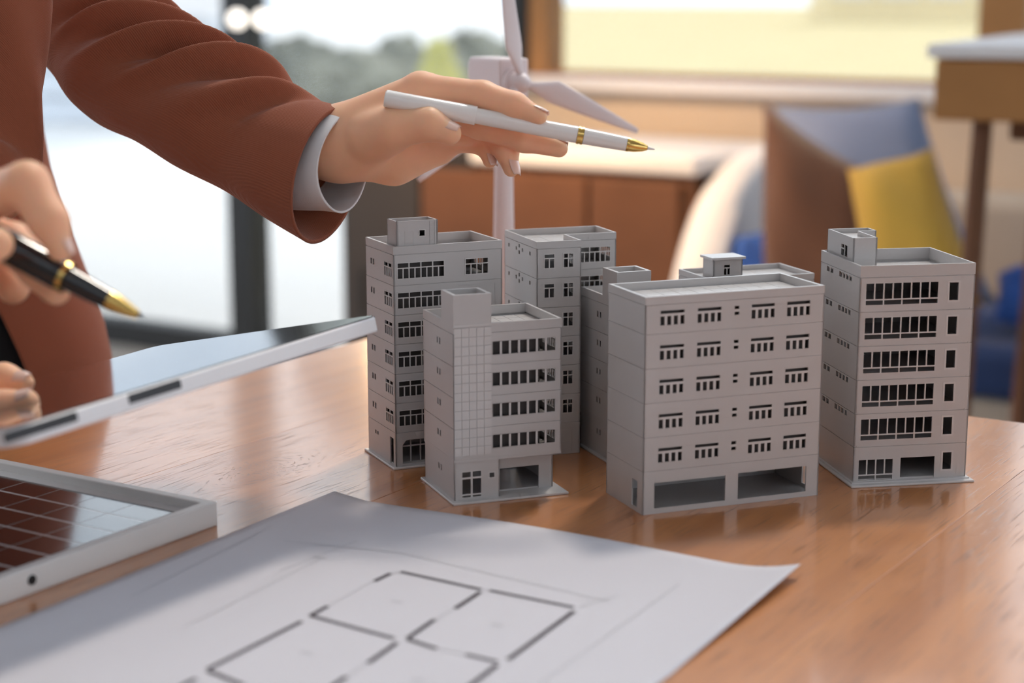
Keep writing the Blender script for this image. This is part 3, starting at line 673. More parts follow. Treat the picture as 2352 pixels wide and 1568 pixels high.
# ---- G: rear low block with a capped hut
G = building('model_warehouse', .1186, 1.0490, 20.0, 'grey model with a flat-capped roof hut peeking over the wide front model')
Wg, Dg = 70.5, 44.0; PG = rect(0, 0, Wg, Dg); zG = [20, 40, 60, 80, 99.5]
for k in range(4): storey(G, PG, zG[k], zG[k+1], {0: [w8(4, 5), w8(37, 5)], 3: [w4(14, 5)], 1: [w4(14, 5)], 2: [w8(20, 5)]})
storey(G, PG, .05, 20, {0: [w8(4, 4)]})
roof(G, PG, 99.8, 103.0, 1.3, (2, 2, 68, 42, 6, 4), 99.52)
q = MB(); Ph = rect(4.6, 5.6, 24.2, 19.6); Lh, mh = edge_map(Ph[0], Ph[1]); plate(q, 0, Lh, 100, 113.6, [(6.9, 104.2, 11.3, 110.4)], 0, .9, mh)
for i in (1, 2, 3):
    L_, m_ = edge_map(Ph[i], Ph[(i+1) % 4]); plate(q, 0, L_, 100, 113.6, [], 0, .9, m_)
hut = q.obj('hut', M['plastic'], G)
q = MB(); plate(q, 6.6, 11.6, 103.9, 110.7, [(7.1, 104.3, 8.9, 108.2), (9.4, 104.3, 11.1, 108.2), (7.1, 108.8, 11.1, 110.3)], -.15, .5, mh); q.obj('window', M['plastic_lt'], hut)
q = MB(); mbox(q, 3.1, 25.6, 4.2, 21.0, 113.6, 115.0); q.obj('cap', M['plastic_lt'], hut)

# ================================================================== TURBINE
HUB = at(1196, 190, 1.25)
tu = empty('wind_turbine_model', (HUB.x-.012, HUB.y+.022, 0)); tag(tu, 'pinkish white model wind turbine standing behind the buildings', 'model turbine')
hl = HUB-Vector((HUB.x-.012, HUB.y+.022, 0))
MB().tube([(0, 0, 0), (0, 0, .012), (0, 0, .013)], [.04, .04, .036], 32).obj('base', M['turbine'], tu, angle=.6)
MB().tube([(0, 0, .0132), (0, 0, .10), (0, 0, hl.z-.012)], [.0088, .0075, .0058], 24).obj('tower', M['turbine'], tu, angle=.6)
yaw = math.radians(-18)                     # rotor axis: towards the viewer and a little right
ax = Vector((math.cos(math.radians(-62)), math.sin(math.radians(-62)), 0))
sd_ = Vector((-ax.y, ax.x, 0)); up = Vector((0, 0, 1))
na = empty('nacelle_pivot', hl, 0); C.objects.unlink(na); bpy.data.objects.remove(na)
def obox(mb, c, a0, a1, s0, s1, z0, z1):
    vs = [c+ax*a+sd_*s+up*z for z in (z0, z1) for s in (s0, s1) for a in (a0, a1)]
    return mb.add(vs, [(0, 2, 3, 1), (4, 5, 7, 6), (0, 1, 5, 4), (2, 6, 7, 3), (0, 4, 6, 2), (1, 3, 7, 5)])
nb = MB(); obox(nb, hl, -.058, -.009, -.0115, .0115, -.013, .0165); nb.obj('nacelle', M['turbine'], tu, bevel=.002)
nb = MB(); obox(nb, hl, -.064, -.0582, -.0095, .0095, -.010, .0135); nb.obj('tail_cap', M['turbine'], tu, bevel=.0015)
MB().tube([hl-ax*.0088, hl-ax*.0055, hl-ax*.0052], [.0105, .0105, .009], 28).obj('collar', M['turbine'], tu, angle=.6)
hubm = MB().tube([hl+ax*(-.005+.014*math.sin(k*PI/16)) for k in range(9)], [.0001+.0078*math.cos(k*PI/16) for k in range(9)], 24, cap=False).obj('hub', M['turbine'], tu, smooth=True)
def blade(tip):
    mb = MB(); d = (tip-hl); L = d.length; d.normalize(); w = ax.cross(d).normalized(); out = []
    for i in range(15):
        s = i/14; p = hl+ax*.001+d*(.004+s*(L-.004))
        ch = .0024+(.0086-.0024)*min(1, s/.2)**1.5 if s < .2 else .0086*(1-.78*((s-.2)/.8)**1.15)
        th = .0024*(1-.75*s); tw = math.radians(28*(1-s)); cw = w*math.cos(tw)+ax*math.sin(tw); cn = ax*math.cos(tw)-w*math.sin(tw)
        off = .35 if s > .05 else 0
        out.append([p+cw*ch*(math.cos(2*PI*k/14)+off)+cn*th*math.sin(2*PI*k/14) for k in range(14)])
    return mb.rings(out).obj('blade', M['turbine'], tu, smooth=True)
o_ = Vector((tu.location.x, tu.location.y, 0))
def rotor(u, v):                             # the point of the rotor disc seen at that pixel
    d = ray(u, v); c = Vector((0, 0, H)); t = (HUB-c).dot(ax)/d.dot(ax); return c+d*t-o_
tR = rotor(1462, 303); Lr = (tR-hl).length; dR = (tR-hl).normalized(); q_ = ax.cross(dR)
sgn = 1
for k in range(3):
    an = 2*PI*k/3; blade(hl+(dR*math.cos(an)+q_*math.sin(an))*Lr)

# ================================================================== PAPER PLAN
PCR = gnd(1838, 1325); PTL = gnd(768, 1140); PLL = gnd(0, 1463); PBR = gnd(1600, 1568)
pe1 = (PCR-PTL).normalized(); pe2 = Vector((-pe1.y, pe1.x, 0))
pl_w = (PCR-PTL).length; pl_d = .42
def curl(s, t):                              # lift of the sheet: s along the far edge 0..1, t from far to near 0..1
    return .0006+.004*max(0, 1-t*9)*math.sin(PI*s)**2*.5+.006*max(0, (s-.86)/.14)**2*max(0, 1-t*3)+.0025*max(0, .08-s)/.08
def pp(s, t, dz=0):
    p = PTL+pe1*(pl_w*s)-pe2*(pl_d*t)+E2*0
    return Vector((p.x, p.y, curl(s, t)+dz))
pl = empty('plan_sheet', PTL); tag(pl, 'large white sheet with a printed floor plan lying in the foreground', 'paper')
mb = MB(); nx, ny = 60, 60; top = [pp(i/nx, j/ny)-PTL for j in range(ny+1) for i in range(nx+1)]
mb.add(top, [(j*(nx+1)+i, (j+1)*(nx+1)+i, (j+1)*(nx+1)+i+1, j*(nx+1)+i+1) for j in range(ny) for i in range(nx)])
sh = mb.obj('sheet', M['paper'], pl, smooth=True)
m_ = sh.modifiers.new('thick', 'SOLIDIFY'); m_.thickness = .0002; m_.offset = -1
def to_st(u, v):
    p = gnd(u, v, .001)-PTL; return p.dot(pe1)/pl_w, -p.dot(pe2)/pl_d
def inkline(mb, p0, p1, w):
    a, b = Vector(to_st(*p0)), Vector(to_st(*p1)); a3, b3 = pp(a.x, a.y), pp(b.x, b.y)
    d = (b3-a3); L = max(d.length, 1e-5); d /= L; nrm = Vector((-d.y, d.x, 0))*w/2; n = max(2, int(L/.006))
    vs = []
    for i in range(n+1):
        st = a.lerp(b, i/n); c = pp(st.x, st.y, .00016); vs += [c+nrm-PTL, c-nrm-PTL]
    mb.add(vs, [(2*i, 2*i+1, 2*i+3, 2*i+2) for i in range(n)])
thick = [((920, 1311), (1105, 1352)), ((1125, 1354), (1318, 1393)), ((1103, 1358), (1045, 1396)), ((860, 1333), (897, 1315)), ((753, 1390), (713, 1412)), ((713, 1412), (905, 1464)),
         ((998, 1421), (936, 1464)), ((936, 1466), (1003, 1488)), ((1318, 1402), (1167, 1513)), ((1070, 1501), (1142, 1518)), ((693, 1425), (477, 1535)), ((477, 1538), (560, 1572)),
         ((912, 1474), (845, 1521)), ((1142, 1525), (1070, 1580)), ((795, 1552), (740, 1590)), ((450, 1556), (380, 1592))]
for a, b in thick:
    mb = MB(); inkline(mb, a, b, .0026); mb.obj('wall_line', M['ink'], pl)
thin = [((650, 1240), (920, 1268)), ((920, 1268), (1400, 1380)), ((820, 1240), (640, 1310)), ((1420, 1365), (1330, 1392)), ((600, 1225), (300, 1370)), ((740, 1280), (420, 1440)), ((1560, 1340), (1240, 1568)),
        ((897, 1313), (920, 1311)), ((853, 1335), (757, 1388)), ((1040, 1398), (1002, 1420)), ((1003, 1488), (1070, 1501)), ((1105, 1352), (1125, 1354)), ((840, 1523), (798, 1550))]
for a, b in thin:
    mb = MB(); inkline(mb, a, b, .0006); mb.obj('fine_line', M['ink_lt'], pl)
for u, v in ((912, 1380), (1142, 1434), (704, 1497), (960, 1560), (735, 1279)):
    mb = MB(); inkline(mb, (u-13, v-2), (u+13, v+2), .0018); mb.obj('room_mark', M['ink_lt'], pl)

# ================================================================== SOLAR PANEL
cor = gnd(500, 1206); sp = empty('solar_panel', cor, RA); tag(sp, 'small framed solar panel lying on the table at the lower left', 'solar panel')
SL, SWd, SH = .21, .30, .0128               # local: -x along -e1, -y along -e2
fw = .006
fb = MB(); fb.ring(rect(-SL, -SWd, 0, 0), fw, 0, SH); fb.obj('frame', M['alu'], sp, bevel=.0006)
MB().box(-SL+fw-.0005, -fw+.0005, -SWd+fw-.0005, -fw+.0005, .001, SH-.0045).obj('backing', M['backing'], sp)
cw, chh = .0265, .0200; gx, gy = .0007, .0018
q = MB().box(0, cw, 0, chh, 0, .00006); cme = q.mesh('cell'); cme.materials.append(M['cell'])
for i in range(6):
    for j in range(12):
        x = -.0155-(i+1)*(cw+gx); y = -.0125-(j+1)*(chh+gy)
        if x < -SL+fw or y < -SWd+fw: continue
        o = link('cell', cme, None, sp); o.location = (x, y, SH-.00448)
hp = gnd(93, 1340, .006)-cor; 
MB().tube([(.00005, hp.dot(E2), .0068), (.0006, hp.dot(E2), .0068)], .0024, 16).obj('port', M['black'], sp)

# ================================================================== TABLET
NR = at(876, 720, .92); FR = at(345, 797, 1.005); NL = at(0, 990, .70)
Lx = (NL-NR).normalized(); Wy = (FR-NR); Wy = (Wy-Lx*Wy.dot(Lx)); wl = .166; Wy.normalize(); Nz = Wy.cross(Lx).normalized()
if Nz.z < 0: Nz = -Nz
TL_, TT = .252, .0086
tm = Matrix((Lx, Wy, Nz)).transposed().to_4x4(); tm.translation = NR-Nz*.0043
ta = empty('tablet'); ta.matrix_world = tm; tag(ta, 'white-edged glossy tablet held in the left hand over the table edge', 'tablet')
def rrect(x0, y0, x1, y1, r, n=6):
    out = []
    for cx, cy, a0 in ((x1-r, y0+r, -PI/2), (x1-r, y1-r, 0), (x0+r, y1-r, PI/2), (x0+r, y0+r, PI)):
        out += [(cx+r*math.cos(a0+k*PI/2/n), cy+r*math.sin(a0+k*PI/2/n)) for k in range(n+1)]
    return out
MB().prism(rrect(0, 0, TL_, wl, .009), -TT/2, TT/2-.0006).obj('body', M['tabbody'], ta, angle=.6, bevel=.001)
MB().prism(rrect(.0012, .0012, TL_-.0012, wl-.0012, .008), TT/2-.0005, TT/2).obj('screen', M['tabglass'], ta, angle=.6)
def along(u):                                # distance along the near edge of the tablet seen at column u
    best = min((abs(1176+FPX*(lambda P: P.x/(P.y*math.cos(PITCH)-(P.z-H)*math.sin(PITCH)))(NR+Lx*s)-u), s) for s in [i*.001 for i in range(260)])
    return best[1]
for u0, u1 in ((412, 292), (172, -40)):
    MB().box(along(u0), along(u1), -.0006, .0006, -.0012, .0030).obj('side_button', M['dark'], ta, bevel=.0003)

# ================================================================== PENS
def lathe_pen(name, tail, tip, prof, label, mats):
    """prof: list of (part name, material, [(s mm from tail, radius mm), ...])"""
    d = tip-tail; e = empty(name); e.matrix_world = Matrix.Translation(tail) @ d.to_track_quat('Z', 'Y').to_matrix().to_4x4()
    L = d.length
    for nm, m, pr in prof:
        MB().tube([(0, 0, s*L) for s, r in pr], [r*MM for s, r in pr], 32).obj(nm, m, e, angle=.5)
    return tag(e, label, 'pen')
PT, PP_ = at(884, 226, .976), at(1504, 343, .972)
lathe_pen('pen', PT, PP_, [
    ('cap', M['pen_white'], [(0, 4.1), (.004, 4.75), (.02, 4.9), (.336, 5.25), (.338, 5.15)]),
    ('barrel', M['pen_white'], [(.338, 4.35), (.5, 4.5), (.712, 4.6)]),
    ('ring', M['gold'], [(.7125, 4.7), (.714, 4.95), (.722, 4.95), (.7225, 4.6), (.7262, 4.6), (.7265, 4.95), (.735, 4.95), (.7355, 4.5)]),
    ('grip', M['pen_white'], [(.736, 4.5), (.80, 4.3), (.895, 3.9)]),
    ('nose_cone', M['gold'], [(.8955, 3.95), (.904, 3.95), (.905, 3.75), (.925, 3.5), (.955, 2.5), (.972, 1.3), (.973, 1.0)]),
    ('point', M['alu'], [(.9735, .95), (.997, .4), (1.0, .15)])], 'white pen with gold trim held out over the models', None)
BT, BP = at(-150, 478, .755), at(330, 731, .735)
lathe_pen('pen', BT, BP, [
    ('barrel', M['pen_black'], [(0, 5.5), (.03, 6.6), (.2, 7.2), (.60, 7.0), (.618, 6.6)]),
    ('ring', M['gold'], [(.6185, 6.7), (.620, 7.0), (.640, 6.9), (.6405, 5.4)]),
    ('grip', M['pen_black'], [(.641, 5.3), (.72, 5.0), (.838, 4.4)]),
    ('nose_cone', M['gold'], [(.8385, 4.4), (.86, 4.3), (.92, 3.2), (.972, 1.9), (.975, 1.2)]),
    ('point', M['dark'], [(.9755, 1.0), (1.0, .3)])], 'black pen with a gold tip held at the left', None)

# ================================================================== PEOPLE
def sdf_mesh(name, groups, palm, res, k_in=.003, k_palm=.006, k_out=.0008):
    """smooth union of tapered capsules turned into one continuous mesh (surface nets). groups: fingers; palm: trunk"""
    allp = [c for g in groups+[palm] for c in g]
    lo = np.min([np.minimum(np.array(a)-ra, np.array(b)-rb) for a, ra, b, rb in allp], 0)-3*res
    hi = np.max([np.maximum(np.array(a)+ra, np.array(b)+rb) for a, ra, b, rb in allp], 0)+3*res
    n = np.ceil((hi-lo)/res).astype(int)+1
    X, Y, Z = np.meshgrid(*[lo[i]+res*np.arange(n[i]) for i in range(3)], indexing='ij')
    X = X.astype(np.float32); Y = Y.astype(np.float32); Z = Z.astype(np.float32)
    def cap(a, ra, b, rb):
        a = np.array(a, np.float32); b = np.array(b, np.float32); d = b-a; dd = float(d@d)
        t = np.clip(((X-a[0])*d[0]+(Y-a[1])*d[1]+(Z-a[2])*d[2])/dd, 0, 1)
        return np.sqrt((X-a[0]-t*d[0])**2+(Y-a[1]-t*d[1])**2+(Z-a[2]-t*d[2])**2)-(ra+(rb-ra)*t)
    def smin(p, q, k):
        h = np.maximum(k-np.abs(p-q), 0)/k; return np.minimum(p, q)-h*h*k*.25
    def uni(g, k):
        r = None
        for c in g:
            d = cap(*c); r = d if r is None else smin(r, d, k)
        return r
    pd = uni(palm, .010); out = pd
    for g in groups:
        out = smin(out, smin(pd, uni(g, k_in), k_palm), k_out)
    D = out; inside = D < 0
    c0 = [slice(0, -1), slice(1, None)]
    cnt = np.zeros(tuple(n-1), np.float32); acc = np.zeros(tuple(n-1)+(3,), np.float32)
    for axis in range(3):
        for i in (0, 1):
            for j in (0, 1):
                o = [i, j]; s1 = []; s2 = []
                off = [0, 0, 0]; m = 0
                for a in range(3):
                    if a == axis: s1.append(c0[0]); s2.append(c0[1])
                    else: s1.append(c0[o[m]]); s2.append(c0[o[m]]); off[a] = o[m]; m += 1
                d1, d2 = D[tuple(s1)], D[tuple(s2)]; cr_ = (d1 < 0) != (d2 < 0)
                t = np.where(cr_, d1/np.where(cr_, d1-d2, 1), 0)
                cnt += cr_
                for a in range(3): acc[..., a] += np.where(cr_, t if a == axis else off[a], 0)
    idx = -np.ones(tuple(n-1), np.int64); act = cnt > 0; idx[act] = np.arange(act.sum())
    base = np.stack(np.meshgrid(*[np.arange(m) for m in n-1], indexing='ij'), -1)
    V_ = lo+res*(base[act]+acc[act]/cnt[act][:, None])
    F = []
    for axis in range(3):
        b, c = (axis+1) % 3, (axis+2) % 3
        s1 = [slice(None)]*3; s2 = [slice(None)]*3; s1[axis] = slice(0, -1); s2[axis] = slice(1, None)
        cr_ = inside[tuple(s1)] != inside[tuple(s2)]; ii = np.argwhere(cr_)
        ii = ii[(ii[:, b] > 0) & (ii[:, c] > 0) & (ii[:, b] < n[b]-1) & (ii[:, c] < n[c]-1)]
        def g_(db, dc):
            q = ii.copy(); q[:, b] -= db; q[:, c] -= dc; return idx[q[:, 0], q[:, 1], q[:, 2]]
        quad = np.stack([g_(1, 1), g_(0, 1), g_(0, 0), g_(1, 0)], 1)
        fl = ~inside[tuple(s1)][tuple(ii.T)] if False else ~inside[ii[:, 0], ii[:, 1], ii[:, 2]]
        quad[fl] = quad[fl][:, ::-1]; F.append(quad)
    F = np.concatenate(F)
    # relax
    E_ = np.concatenate([F[:, [0, 1]], F[:, [1, 2]], F[:, [2, 3]], F[:, [3, 0]]])
    for it in range(6):
        s_ = np.zeros_like(V_); ct = np.zeros(len(V_))
        np.add.at(s_, E_[:, 0], V_[E_[:, 1]]); np.add.at(s_, E_[:, 1], V_[E_[:, 0]]); np.add.at(ct, E_[:, 0], 1); np.add.at(ct, E_[:, 1], 1)
        V_ = V_+(.5 if it % 2 == 0 else -.48)*(s_/ct[:, None]-V_)
    me = bpy.data.meshes.new(name); me.from_pydata(V_.tolist(), [], F.tolist())
    for p in me.polygons: p.use_smooth = True
    return me
def chain(pts): return [(pts[i][0], pts[i][1], pts[i+1][0], pts[i+1][1]) for i in range(len(pts)-1)]
def J(u, v, y, r): return (at(u, v, y), r*MM)
def nail(parent, c, along_, normal, l, w):
    """a thin curved nail plate lying on the fingertip"""
    a = along_.normalized(); n = (normal-a*normal.dot(a)).normalized(); b = a.cross(n); mb = MB(); nx, ny = 8, 10; vs = []
    for j in range(ny+1):
        t = -1+2*j/ny; wd = w*(1-.35*max(0, t)**2-.12*max(0, -t)**3)
        for i in range(nx+1):
            s = -1+2*i/nx; vs.append(c+a*(t*l)+b*(s*wd)+n*(-.45*wd*s*s-.10*l*max(0, t)**2+.0003))
    mb.add(vs, [(j*(nx+1)+i, j*(nx+1)+i+1, (j+1)*(nx+1)+i+1, (j+1)*(nx+1)+i) for j in range(ny) for i in range(nx)])
    o = mb.obj('nail', M['nail'], parent, smooth=True); md = o.modifiers.new('thick', 'SOLIDIFY'); md.thickness = .0005; md.offset = 0
    return o
def sleeve(name, rings, m, parent, n=64, steps=10, folds=None, wall=.0015, disp=None):
    """rings: (top, bottom, depth radius factor) world points; smooth tube with a thin wall and folds"""
    cs = [((a+b)/2, (a-b)/2, k) for a, b, k in rings]
    def cr4(p0, p1, p2, p3, t): return .5*((2*p1)+(p2-p0)*t+(2*p0-5*p1+4*p2-p3)*t*t+(3*p1-p0-3*p2+p3)*t*t*t)
    ctr = []; 
    for i in range(len(cs)-1):
        ids = [max(0, i-1), i, i+1, min(len(cs)-1, i+2)]
        for s in range(steps+(1 if i == len(cs)-2 else 0)):
            t = s/steps; ctr.append([cr4(*[cs[j][q] for j in ids], t) for q in (0, 1, 2)]+[i+t])
    out = []; inn = []
    for i, (c, a, k, t) in enumerate(ctr):
        axd = (ctr[min(i+1, len(ctr)-1)][0]-ctr[max(i-1, 0)][0]).normalized()
        b = axd.cross(a).normalized()
        if b.y > 0: b = -b
        b = b*a.length*k; r1 = []; r2 = []
        for q in range(n):
            ph = 2*PI*q/n; d = a*math.cos(ph)+b*math.sin(ph); dl = d.length
            h = disp(t, ph) if disp else 0
            r1.append(c+d*(1+h/dl)); r2.append(c+d*(1+(h-wall)/dl))
        out.append(r1); inn.append(r2)
    mb = MB(); mb.rings(out+inn[::-1], cap=False)
    nr = len(out)*2; mb.f += [((nr-1)*n+k, (nr-1)*n+(k+1) % n, (k+1) % n, k) for k in range(n)]
    return mb.obj(name, m, parent, smooth=True)

# ---- person in the rust jacket
p1 = empty('person', at(-60, 1000, 1.20)); p1.location.z = FLOOR
tag(p1, 'person in a rust-brown jacket reaching over the models with a white pen', 'person')
O1 = Vector(p1.location)
def rel(o, org):
    me = o.data if hasattr(o, 'data') else o
    me.transform(Matrix.Translation(-org)); return o
idx_f = chain([J(968, 208, .996, 9.6), J(1108, 221, .984, 8.4), J(1182, 243, .976, 7.4), J(1238, 267, .971, 4.6)])
mid_f = chain([J(960, 240, 1.006, 10), J(1105, 284, .998, 8.6), J(1205, 317, .990, 7.8), J(1284, 341, .986, 5.0)])
rng_f = chain([J(950, 292, 1.020, 10), J(1128, 305, 1.010, 8.0), J(1163, 344, 1.000, 6.9), J(1174, 388, .995, 4.5)])
pnk_f = chain([J(938, 338, 1.028, 9.5), J(1068, 318, 1.020, 7.4), J(1118, 336, 1.010, 6.0), J(1125, 370, 1.005, 4.0)])
thm_f = chain([J(850, 314, .990, 12.5), J(905, 294, .979, 11.3), J(985, 285, .972, 9.2), J(1033, 306, .969, 6.4)])
palm = [(*J(620, 365, 1.060, 18), *J(765, 330, 1.008, 17)), (*J(772, 320, 1.006, 15.5), *J(965, 212, .997, 10.5)), (*J(765, 325, 1.008, 16), *J(958, 242, 1.006, 11)),
        (*J(770, 336, 1.012, 15), *J(948, 292, 1.020, 11)), (*J(778, 350, 1.014, 12), *J(938, 338, 1.027, 10.5)), (*J(800, 368, 1.006, 9.5), *J(905, 373, 1.016, 10.5)), (*J(905, 373, 1.016, 10.5), *J(1010, 345, 1.024, 8)),
        (*J(832, 332, .998, 13.5), *J(890, 306, .985, 12))]
me = sdf_mesh('body', [idx_f, mid_f, rng_f, pnk_f, thm_f], palm, .0011)
body = link('body', rel(me, O1), M['skin'], p1); body['label'] = 'bare left hand and wrist'
def nl(chain_, nrm, l, w, back=.45):
    a, ra, b, rb = chain_[-1]; d = (b-a).normalized(); n = (nrm-d*nrm.dot(d)).normalized()
    nail(p1, b+d*(.001)-d*l*back+n*(rb*.92+.0004)-O1, d, n, l, w)
nl(idx_f, Vector((.35, .3, .9)), .0052, .0042)
nl(mid_f, Vector((.5, .4, .75)), .0050, .0042)
nl(rng_f, Vector((.75, -.62, -.1)), .0056, .0044, .3)
nl(pnk_f, Vector((.55, -.8, -.2)), .0050, .0036, .3)
nl(thm_f, Vector((.35, -.35, .85)), .0062, .0050)

rg = [((150, -560), (-150, -330), 1.20), ((270, -220), (-40, 0), 1.16), ((392, 2), (105, 152), 1.115), ((440, 68), (158, 222), 1.095), ((515, 108), (212, 273), 1.080), ((572, 152), (300, 313), 1.065),
      ((632, 160), (400, 380), 1.048), ((680, 212), (520, 440), 1.032), ((738, 231), (622, 505), 1.015), ((788, 246), (720, 560), 1.004)]
def fold(t, t0, k, ph, ph0, ws, wp, am):
    t = t-1.0; d = (ph-ph0+PI) % (2*PI)-PI
    return 1.7*am*math.exp(-((t-t0-k*d)/(1.25*ws))**2)*math.exp(-(d/wp)**2)
FOLDS = [(2.0, -.55, 1.0, .16, .9, .0075), (2.55, -.6, .9, .12, .8, -.0045), (3.2, -.75, 1.0, .20, .9, .0085), (3.8, -.7, .9, .14, .8, -.0050), (4.5, -.8, .95, .2, .85, .0080),
         (5.05, -.7, .9, .14, .7, -.0045), (5.7, -.8, .9, .22, .8, .0065), (6.3, -.6, .8, .2, .7, -.0025), (1.3, -.4, 1.0, .2, .9, .006), (4.0, -.5, 2.6, .5, .5, .003), (2.6, -.4, 2.4, .4, .5, .003)]
def fdisp(t, ph): return sum(fold(t, t0, k, ph, p0, ws, wp, am) for t0, k, p0, ws, wp, am in FOLDS)
sl = sleeve('sleeve', [(at(*a, y+.0), at(*b, y), .88) for i, (a, b, y) in enumerate(rg)], M['jacket'], p1, 128, 20, disp=fdisp, wall=.0022)
rel(sl, O1); sl['label'] = 'rust-brown jacket sleeve with diagonal creases'
cf = [((730, 262), (640, 480), 1.022), ((762, 250), (690, 487), 1.012), ((790, 250), (745, 489), 1.004), ((808, 253), (778, 490), 1.000)]
sc = sleeve('shirt_cuff', [(at(*a, y), at(*b, y), .86) for a, b, y in cf], M['shirt'], p1, 64, 10, wall=.0012, disp=lambda t, ph: .0012*math.sin(3*ph+t))
rel(sc, O1)
# jacket body and the near sleeve
prof = [(-1000, -60), (-800, 20), (-500, 40), (-260, 40), (-100, 62), (100, 78), (330, 96), (450, 130), (600, 190), (760, 243), (900, 264), (1000, 268), (1150, 266)]
def jackring(v, ur, yc, a0, a1, grow=0.0, n=28, uc=-190):
    pr = at(ur, v, yc); pc = at(uc, v, yc); R = (pr-pc).length+grow; out = []
    for k in range(n+1):
        an = a0+(a1-a0)*k/n
        out.append(pc+Vector((R*math.cos(an), -R*.72*math.sin(an), 0))+Vector((0, 0, .004*math.sin(5*an+v*.01))))
    return out
def px_u(P): return 1176+FPX*P.x/(P.y*math.cos(PITCH)-(P.z-H)*math.sin(PITCH))
def edge_ang(v, ur, uc=-190):
    ue = -230 if v < 300 else (-230+(v-300)*.648 if v < 655 else ((v-655)*.435 if v < 885 else 100-(v-885)*.1))
    pr = at(ur, v, 1.25); pc = at(uc, v, 1.25); Rr = (pr-pc).length
    return min((abs(px_u(pc+Vector((Rr*math.cos(a), -Rr*.72*math.sin(a), 0)))-ue), a) for a in [k*.01 for k in range(10, 260)])[1]
outer = [jackring(v, u, 1.25, -2.6, edge_ang(v, u), 0) for v, u in prof]; inner = [jackring(v, u, 1.25, -2.6, edge_ang(v, u), -.004) for v, u in prof]
mb = MB(); mb.rings([o+i[::-1] for o, i in zip(outer, inner)], cap=True)
jk = mb.obj('jacket', M['jacket'], p1, smooth=False, angle=1.0); rel(jk, O1)
s_ = jk.modifiers.new('sub', 'SUBSURF'); s_.levels = 1; s_.render_levels = 1
mb = MB(); mb.rings([jackring(v, u, 1.25, -PI, PI-.2, -.008, 40) for v, u in prof]+[jackring(1500, 230, 1.25, -PI, PI-.2, -.008, 40)], cap=True)
tr = mb.obj('trousers', M['blackcloth'], p1, smooth=True); rel(tr, O1)
ns = [((-130, -230), (112, -230), 1.03), ((-120, 0), (111, 0), 1.03), ((-130, 180), (104, 180), 1.03), ((-150, 330), (92, 340), 1.025), ((-190, 390), (72, 430), 1.01), ((-260, 420), (-30, 500), .99), ((-360, 430), (-200, 540), .97)]
s2 = sleeve('sleeve', [(at(*b, y), at(*a, y), .8) for a, b, y in ns], M['jacket'], p1, 48, 8, wall=.002, disp=lambda t, ph: .002*math.sin(4*ph+2.5*t)); rel(s2, O1)

# ---- person at the left edge: only the hands reach into the picture
p2 = empty('person', Vector((-.62, .62, FLOOR))); tag(p2, 'person mostly out of view at the left, holding a black pen and a tablet', 'person')
O2 = Vector(p2.location)
i2 = chain([J(-70, 470, .765, 10.5), J(62, 424, .742, 9.6), J(112, 508, .735, 8.2), J(138, 572, .733, 5.4)])
m2 = chain([J(-80, 530, .775, 10.5), J(30, 560, .765, 9.2), J(90, 622, .755, 8.2), J(128, 668, .750, 6.2)])
r2 = chain([J(-90, 570, .79, 10), J(0, 620, .785, 8.6), J(30, 660, .78, 7.4)])
t2_ = chain([J(-190, 560, .745, 13), J(-80, 585, .725, 10), J(-8, 560, .718, 7.0)])
pal2 = [(*J(-600, 560, .78, 28), *J(-300, 500, .78, 22)), (*J(-300, 490, .775, 20), *J(-75, 470, .768, 12)), (*J(-300, 510, .78, 20), *J(-80, 530, .776, 12)), (*J(-300, 540, .785, 18), *J(-90, 570, .79, 12)), (*J(-280, 550, .765, 17), *J(-190, 565, .748, 14))]
me = sdf_mesh('body', [i2, m2, r2, t2_], pal2, .0015); b2 = link('right_hand', rel(me, O2), M['skin'], p2)
tabp = lambda s, w, h: NR+Lx*s+Wy*w+Nz*h
f1 = chain([J(-190, 872, .84, 9.5), J(-70, 878, .835, 8.6), J(10, 872, .83, 7.8), J(52, 880, .826, 5.6)])
f2 = chain([J(-190, 945, .815, 9.5), J(-80, 945, .81, 8.8), J(10, 935, .806, 8.0), J(62, 922, .803, 5.8)])
pal3 = [(*J(-620, 900, .80, 27), *J(-380, 900, .82, 21)), (*J(-380, 890, .83, 18), *J(-190, 874, .84, 11)), (*J(-380, 930, .815, 18), *J(-190, 945, .815, 11)), (*J(-370, 960, .80, 16), *J(-240, 1040, .80, 10))]
me = sdf_mesh('body', [f1, f2], pal3, .0016); b3 = link('left_hand', rel(me, O2), M['skin'], p2)
def nl2(ch, nrm, l, w):
    a, ra, b, rb = ch[-1]; d = (b-a).normalized(); n = (nrm-d*nrm.dot(d)).normalized(); nail(p2, b+d*.001-d*l*.45+n*(rb*.92+.0004)-O2, d, n, l, w)
nl2(i2, Vector((.7, .1, .7)), .0055, .0045); nl2(f1, Vector((0, -.4, 1)), .0055, .0045); nl2(f2, Vector((0, -.4, 1)), .0055, .0045)
SH = {1: [Vector((-.64, .585, .055)), Vector((-.79, .50, .12)), Vector((-.90, .475, .24))], 2: [Vector((-.56, .72, .03)), Vector((-.66, .745, .11)), Vector((-.74, .77, .24))]}
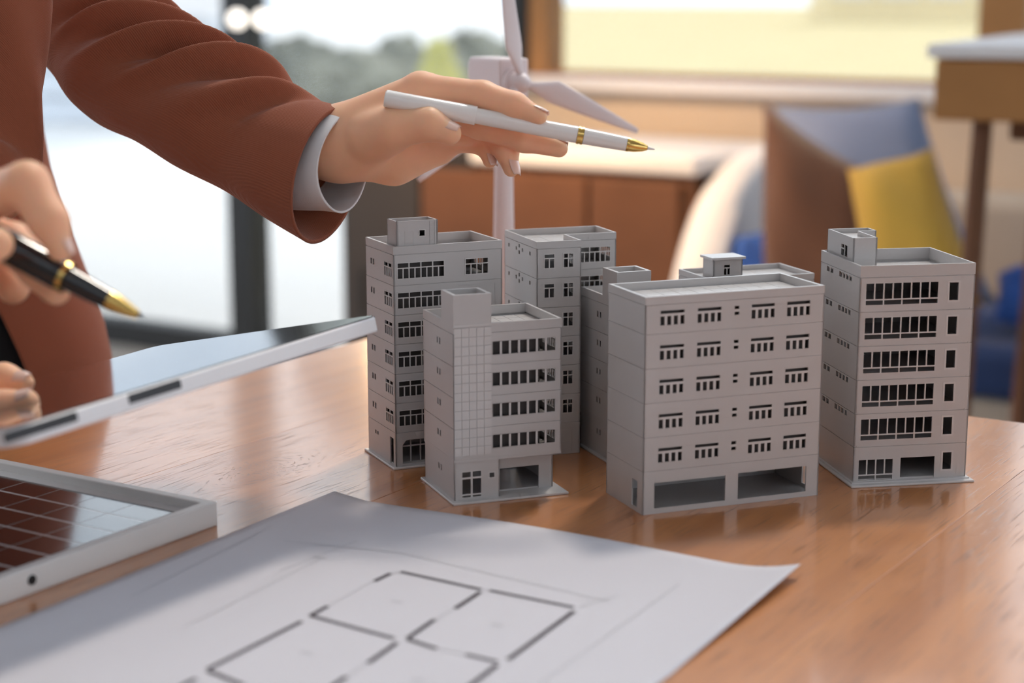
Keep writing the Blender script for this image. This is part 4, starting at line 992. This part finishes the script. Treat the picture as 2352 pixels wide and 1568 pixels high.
for k, pts in ((1, [(-420, 470, 590, .785), (-700, 440, 640, .76), (-1000, 400, 700, .71)]), (2, [(-440, 820, 985, .815), (-700, 800, 1010, .79), (-1000, 790, 1030, .76)])):
    rr_ = [(at(u, a-45, y), at(u+10, b+45, y), .9) for u, a, b, y in pts]
    rr_ += [(c+Vector((.02, 0, r)), c-Vector((.02, 0, r)), 1.0) for c, r in zip(SH[k], (.048, .054, .062))]
    o = sleeve('sleeve', rr_, M['navycloth'], p2, 40, 8, wall=.002, disp=lambda t, ph: .002*math.sin(3*ph+5*t)); rel(o, O2)
cT = Vector((-.84, .625, 0)); R1 = Vector((-.535, -.845, 0)); F1 = Vector((.845, -.535, 0))
def T_(f, r, z): return cT+F1*f+R1*r+Vector((0, 0, z))
tors = [(T_(0, 0, -.27), .13, T_(0, 0, -.05), .115), (T_(-.01, .05, -.05), .10, T_(0, .07, .16), .10), (T_(-.01, -.05, -.05), .10, T_(0, -.07, .16), .10),
        (T_(0, -.15, .235), .068, T_(0, .15, .235), .068), (T_(0, 0, .24), .065, T_(.01, 0, .33), .055)]
me = sdf_mesh('shirt', [], tors, .012); o = link('shirt', rel(me, O2), M['navycloth'], p2)
legs = []
for sd2 in (-1, 1):
    legs.append([(T_(.02, .09*sd2, -.235), .085, T_(.40, .11*sd2, -.225), .062), (T_(.40, .11*sd2, -.225), .060, T_(.36, .11*sd2, -.67), .042), (T_(.34, .11*sd2, -.70), .035, T_(.50, .12*sd2, -.712), .027)])
me = sdf_mesh('trousers', legs, [(T_(0, -.07, -.24), .11, T_(0, .07, -.24), .11)], .012); o = link('trousers', rel(me, O2), M['blackcloth'], p2)
ch = empty('chair', T_(0, 0, 0), RA); ch.location.z = FLOOR; tag(ch, 'dark wooden chair under the seated person at the left, out of view', 'chair')
MB().box(-.20, .22, -.21, .21, .345, .37).obj('seat', M['wood_dark'], ch, bevel=.006)
for x in (-.18, .20):
    for y in (-.19, .19): MB().tube([(x, y, 0), (x, y, .3445)], [.014, .018], 10).obj('leg', M['wood_dark'], ch, angle=.8)
MB().box(-.235, -.205, -.21, .21, .36, .80).obj('backrest', M['wood_dark'], ch, bevel=.008)
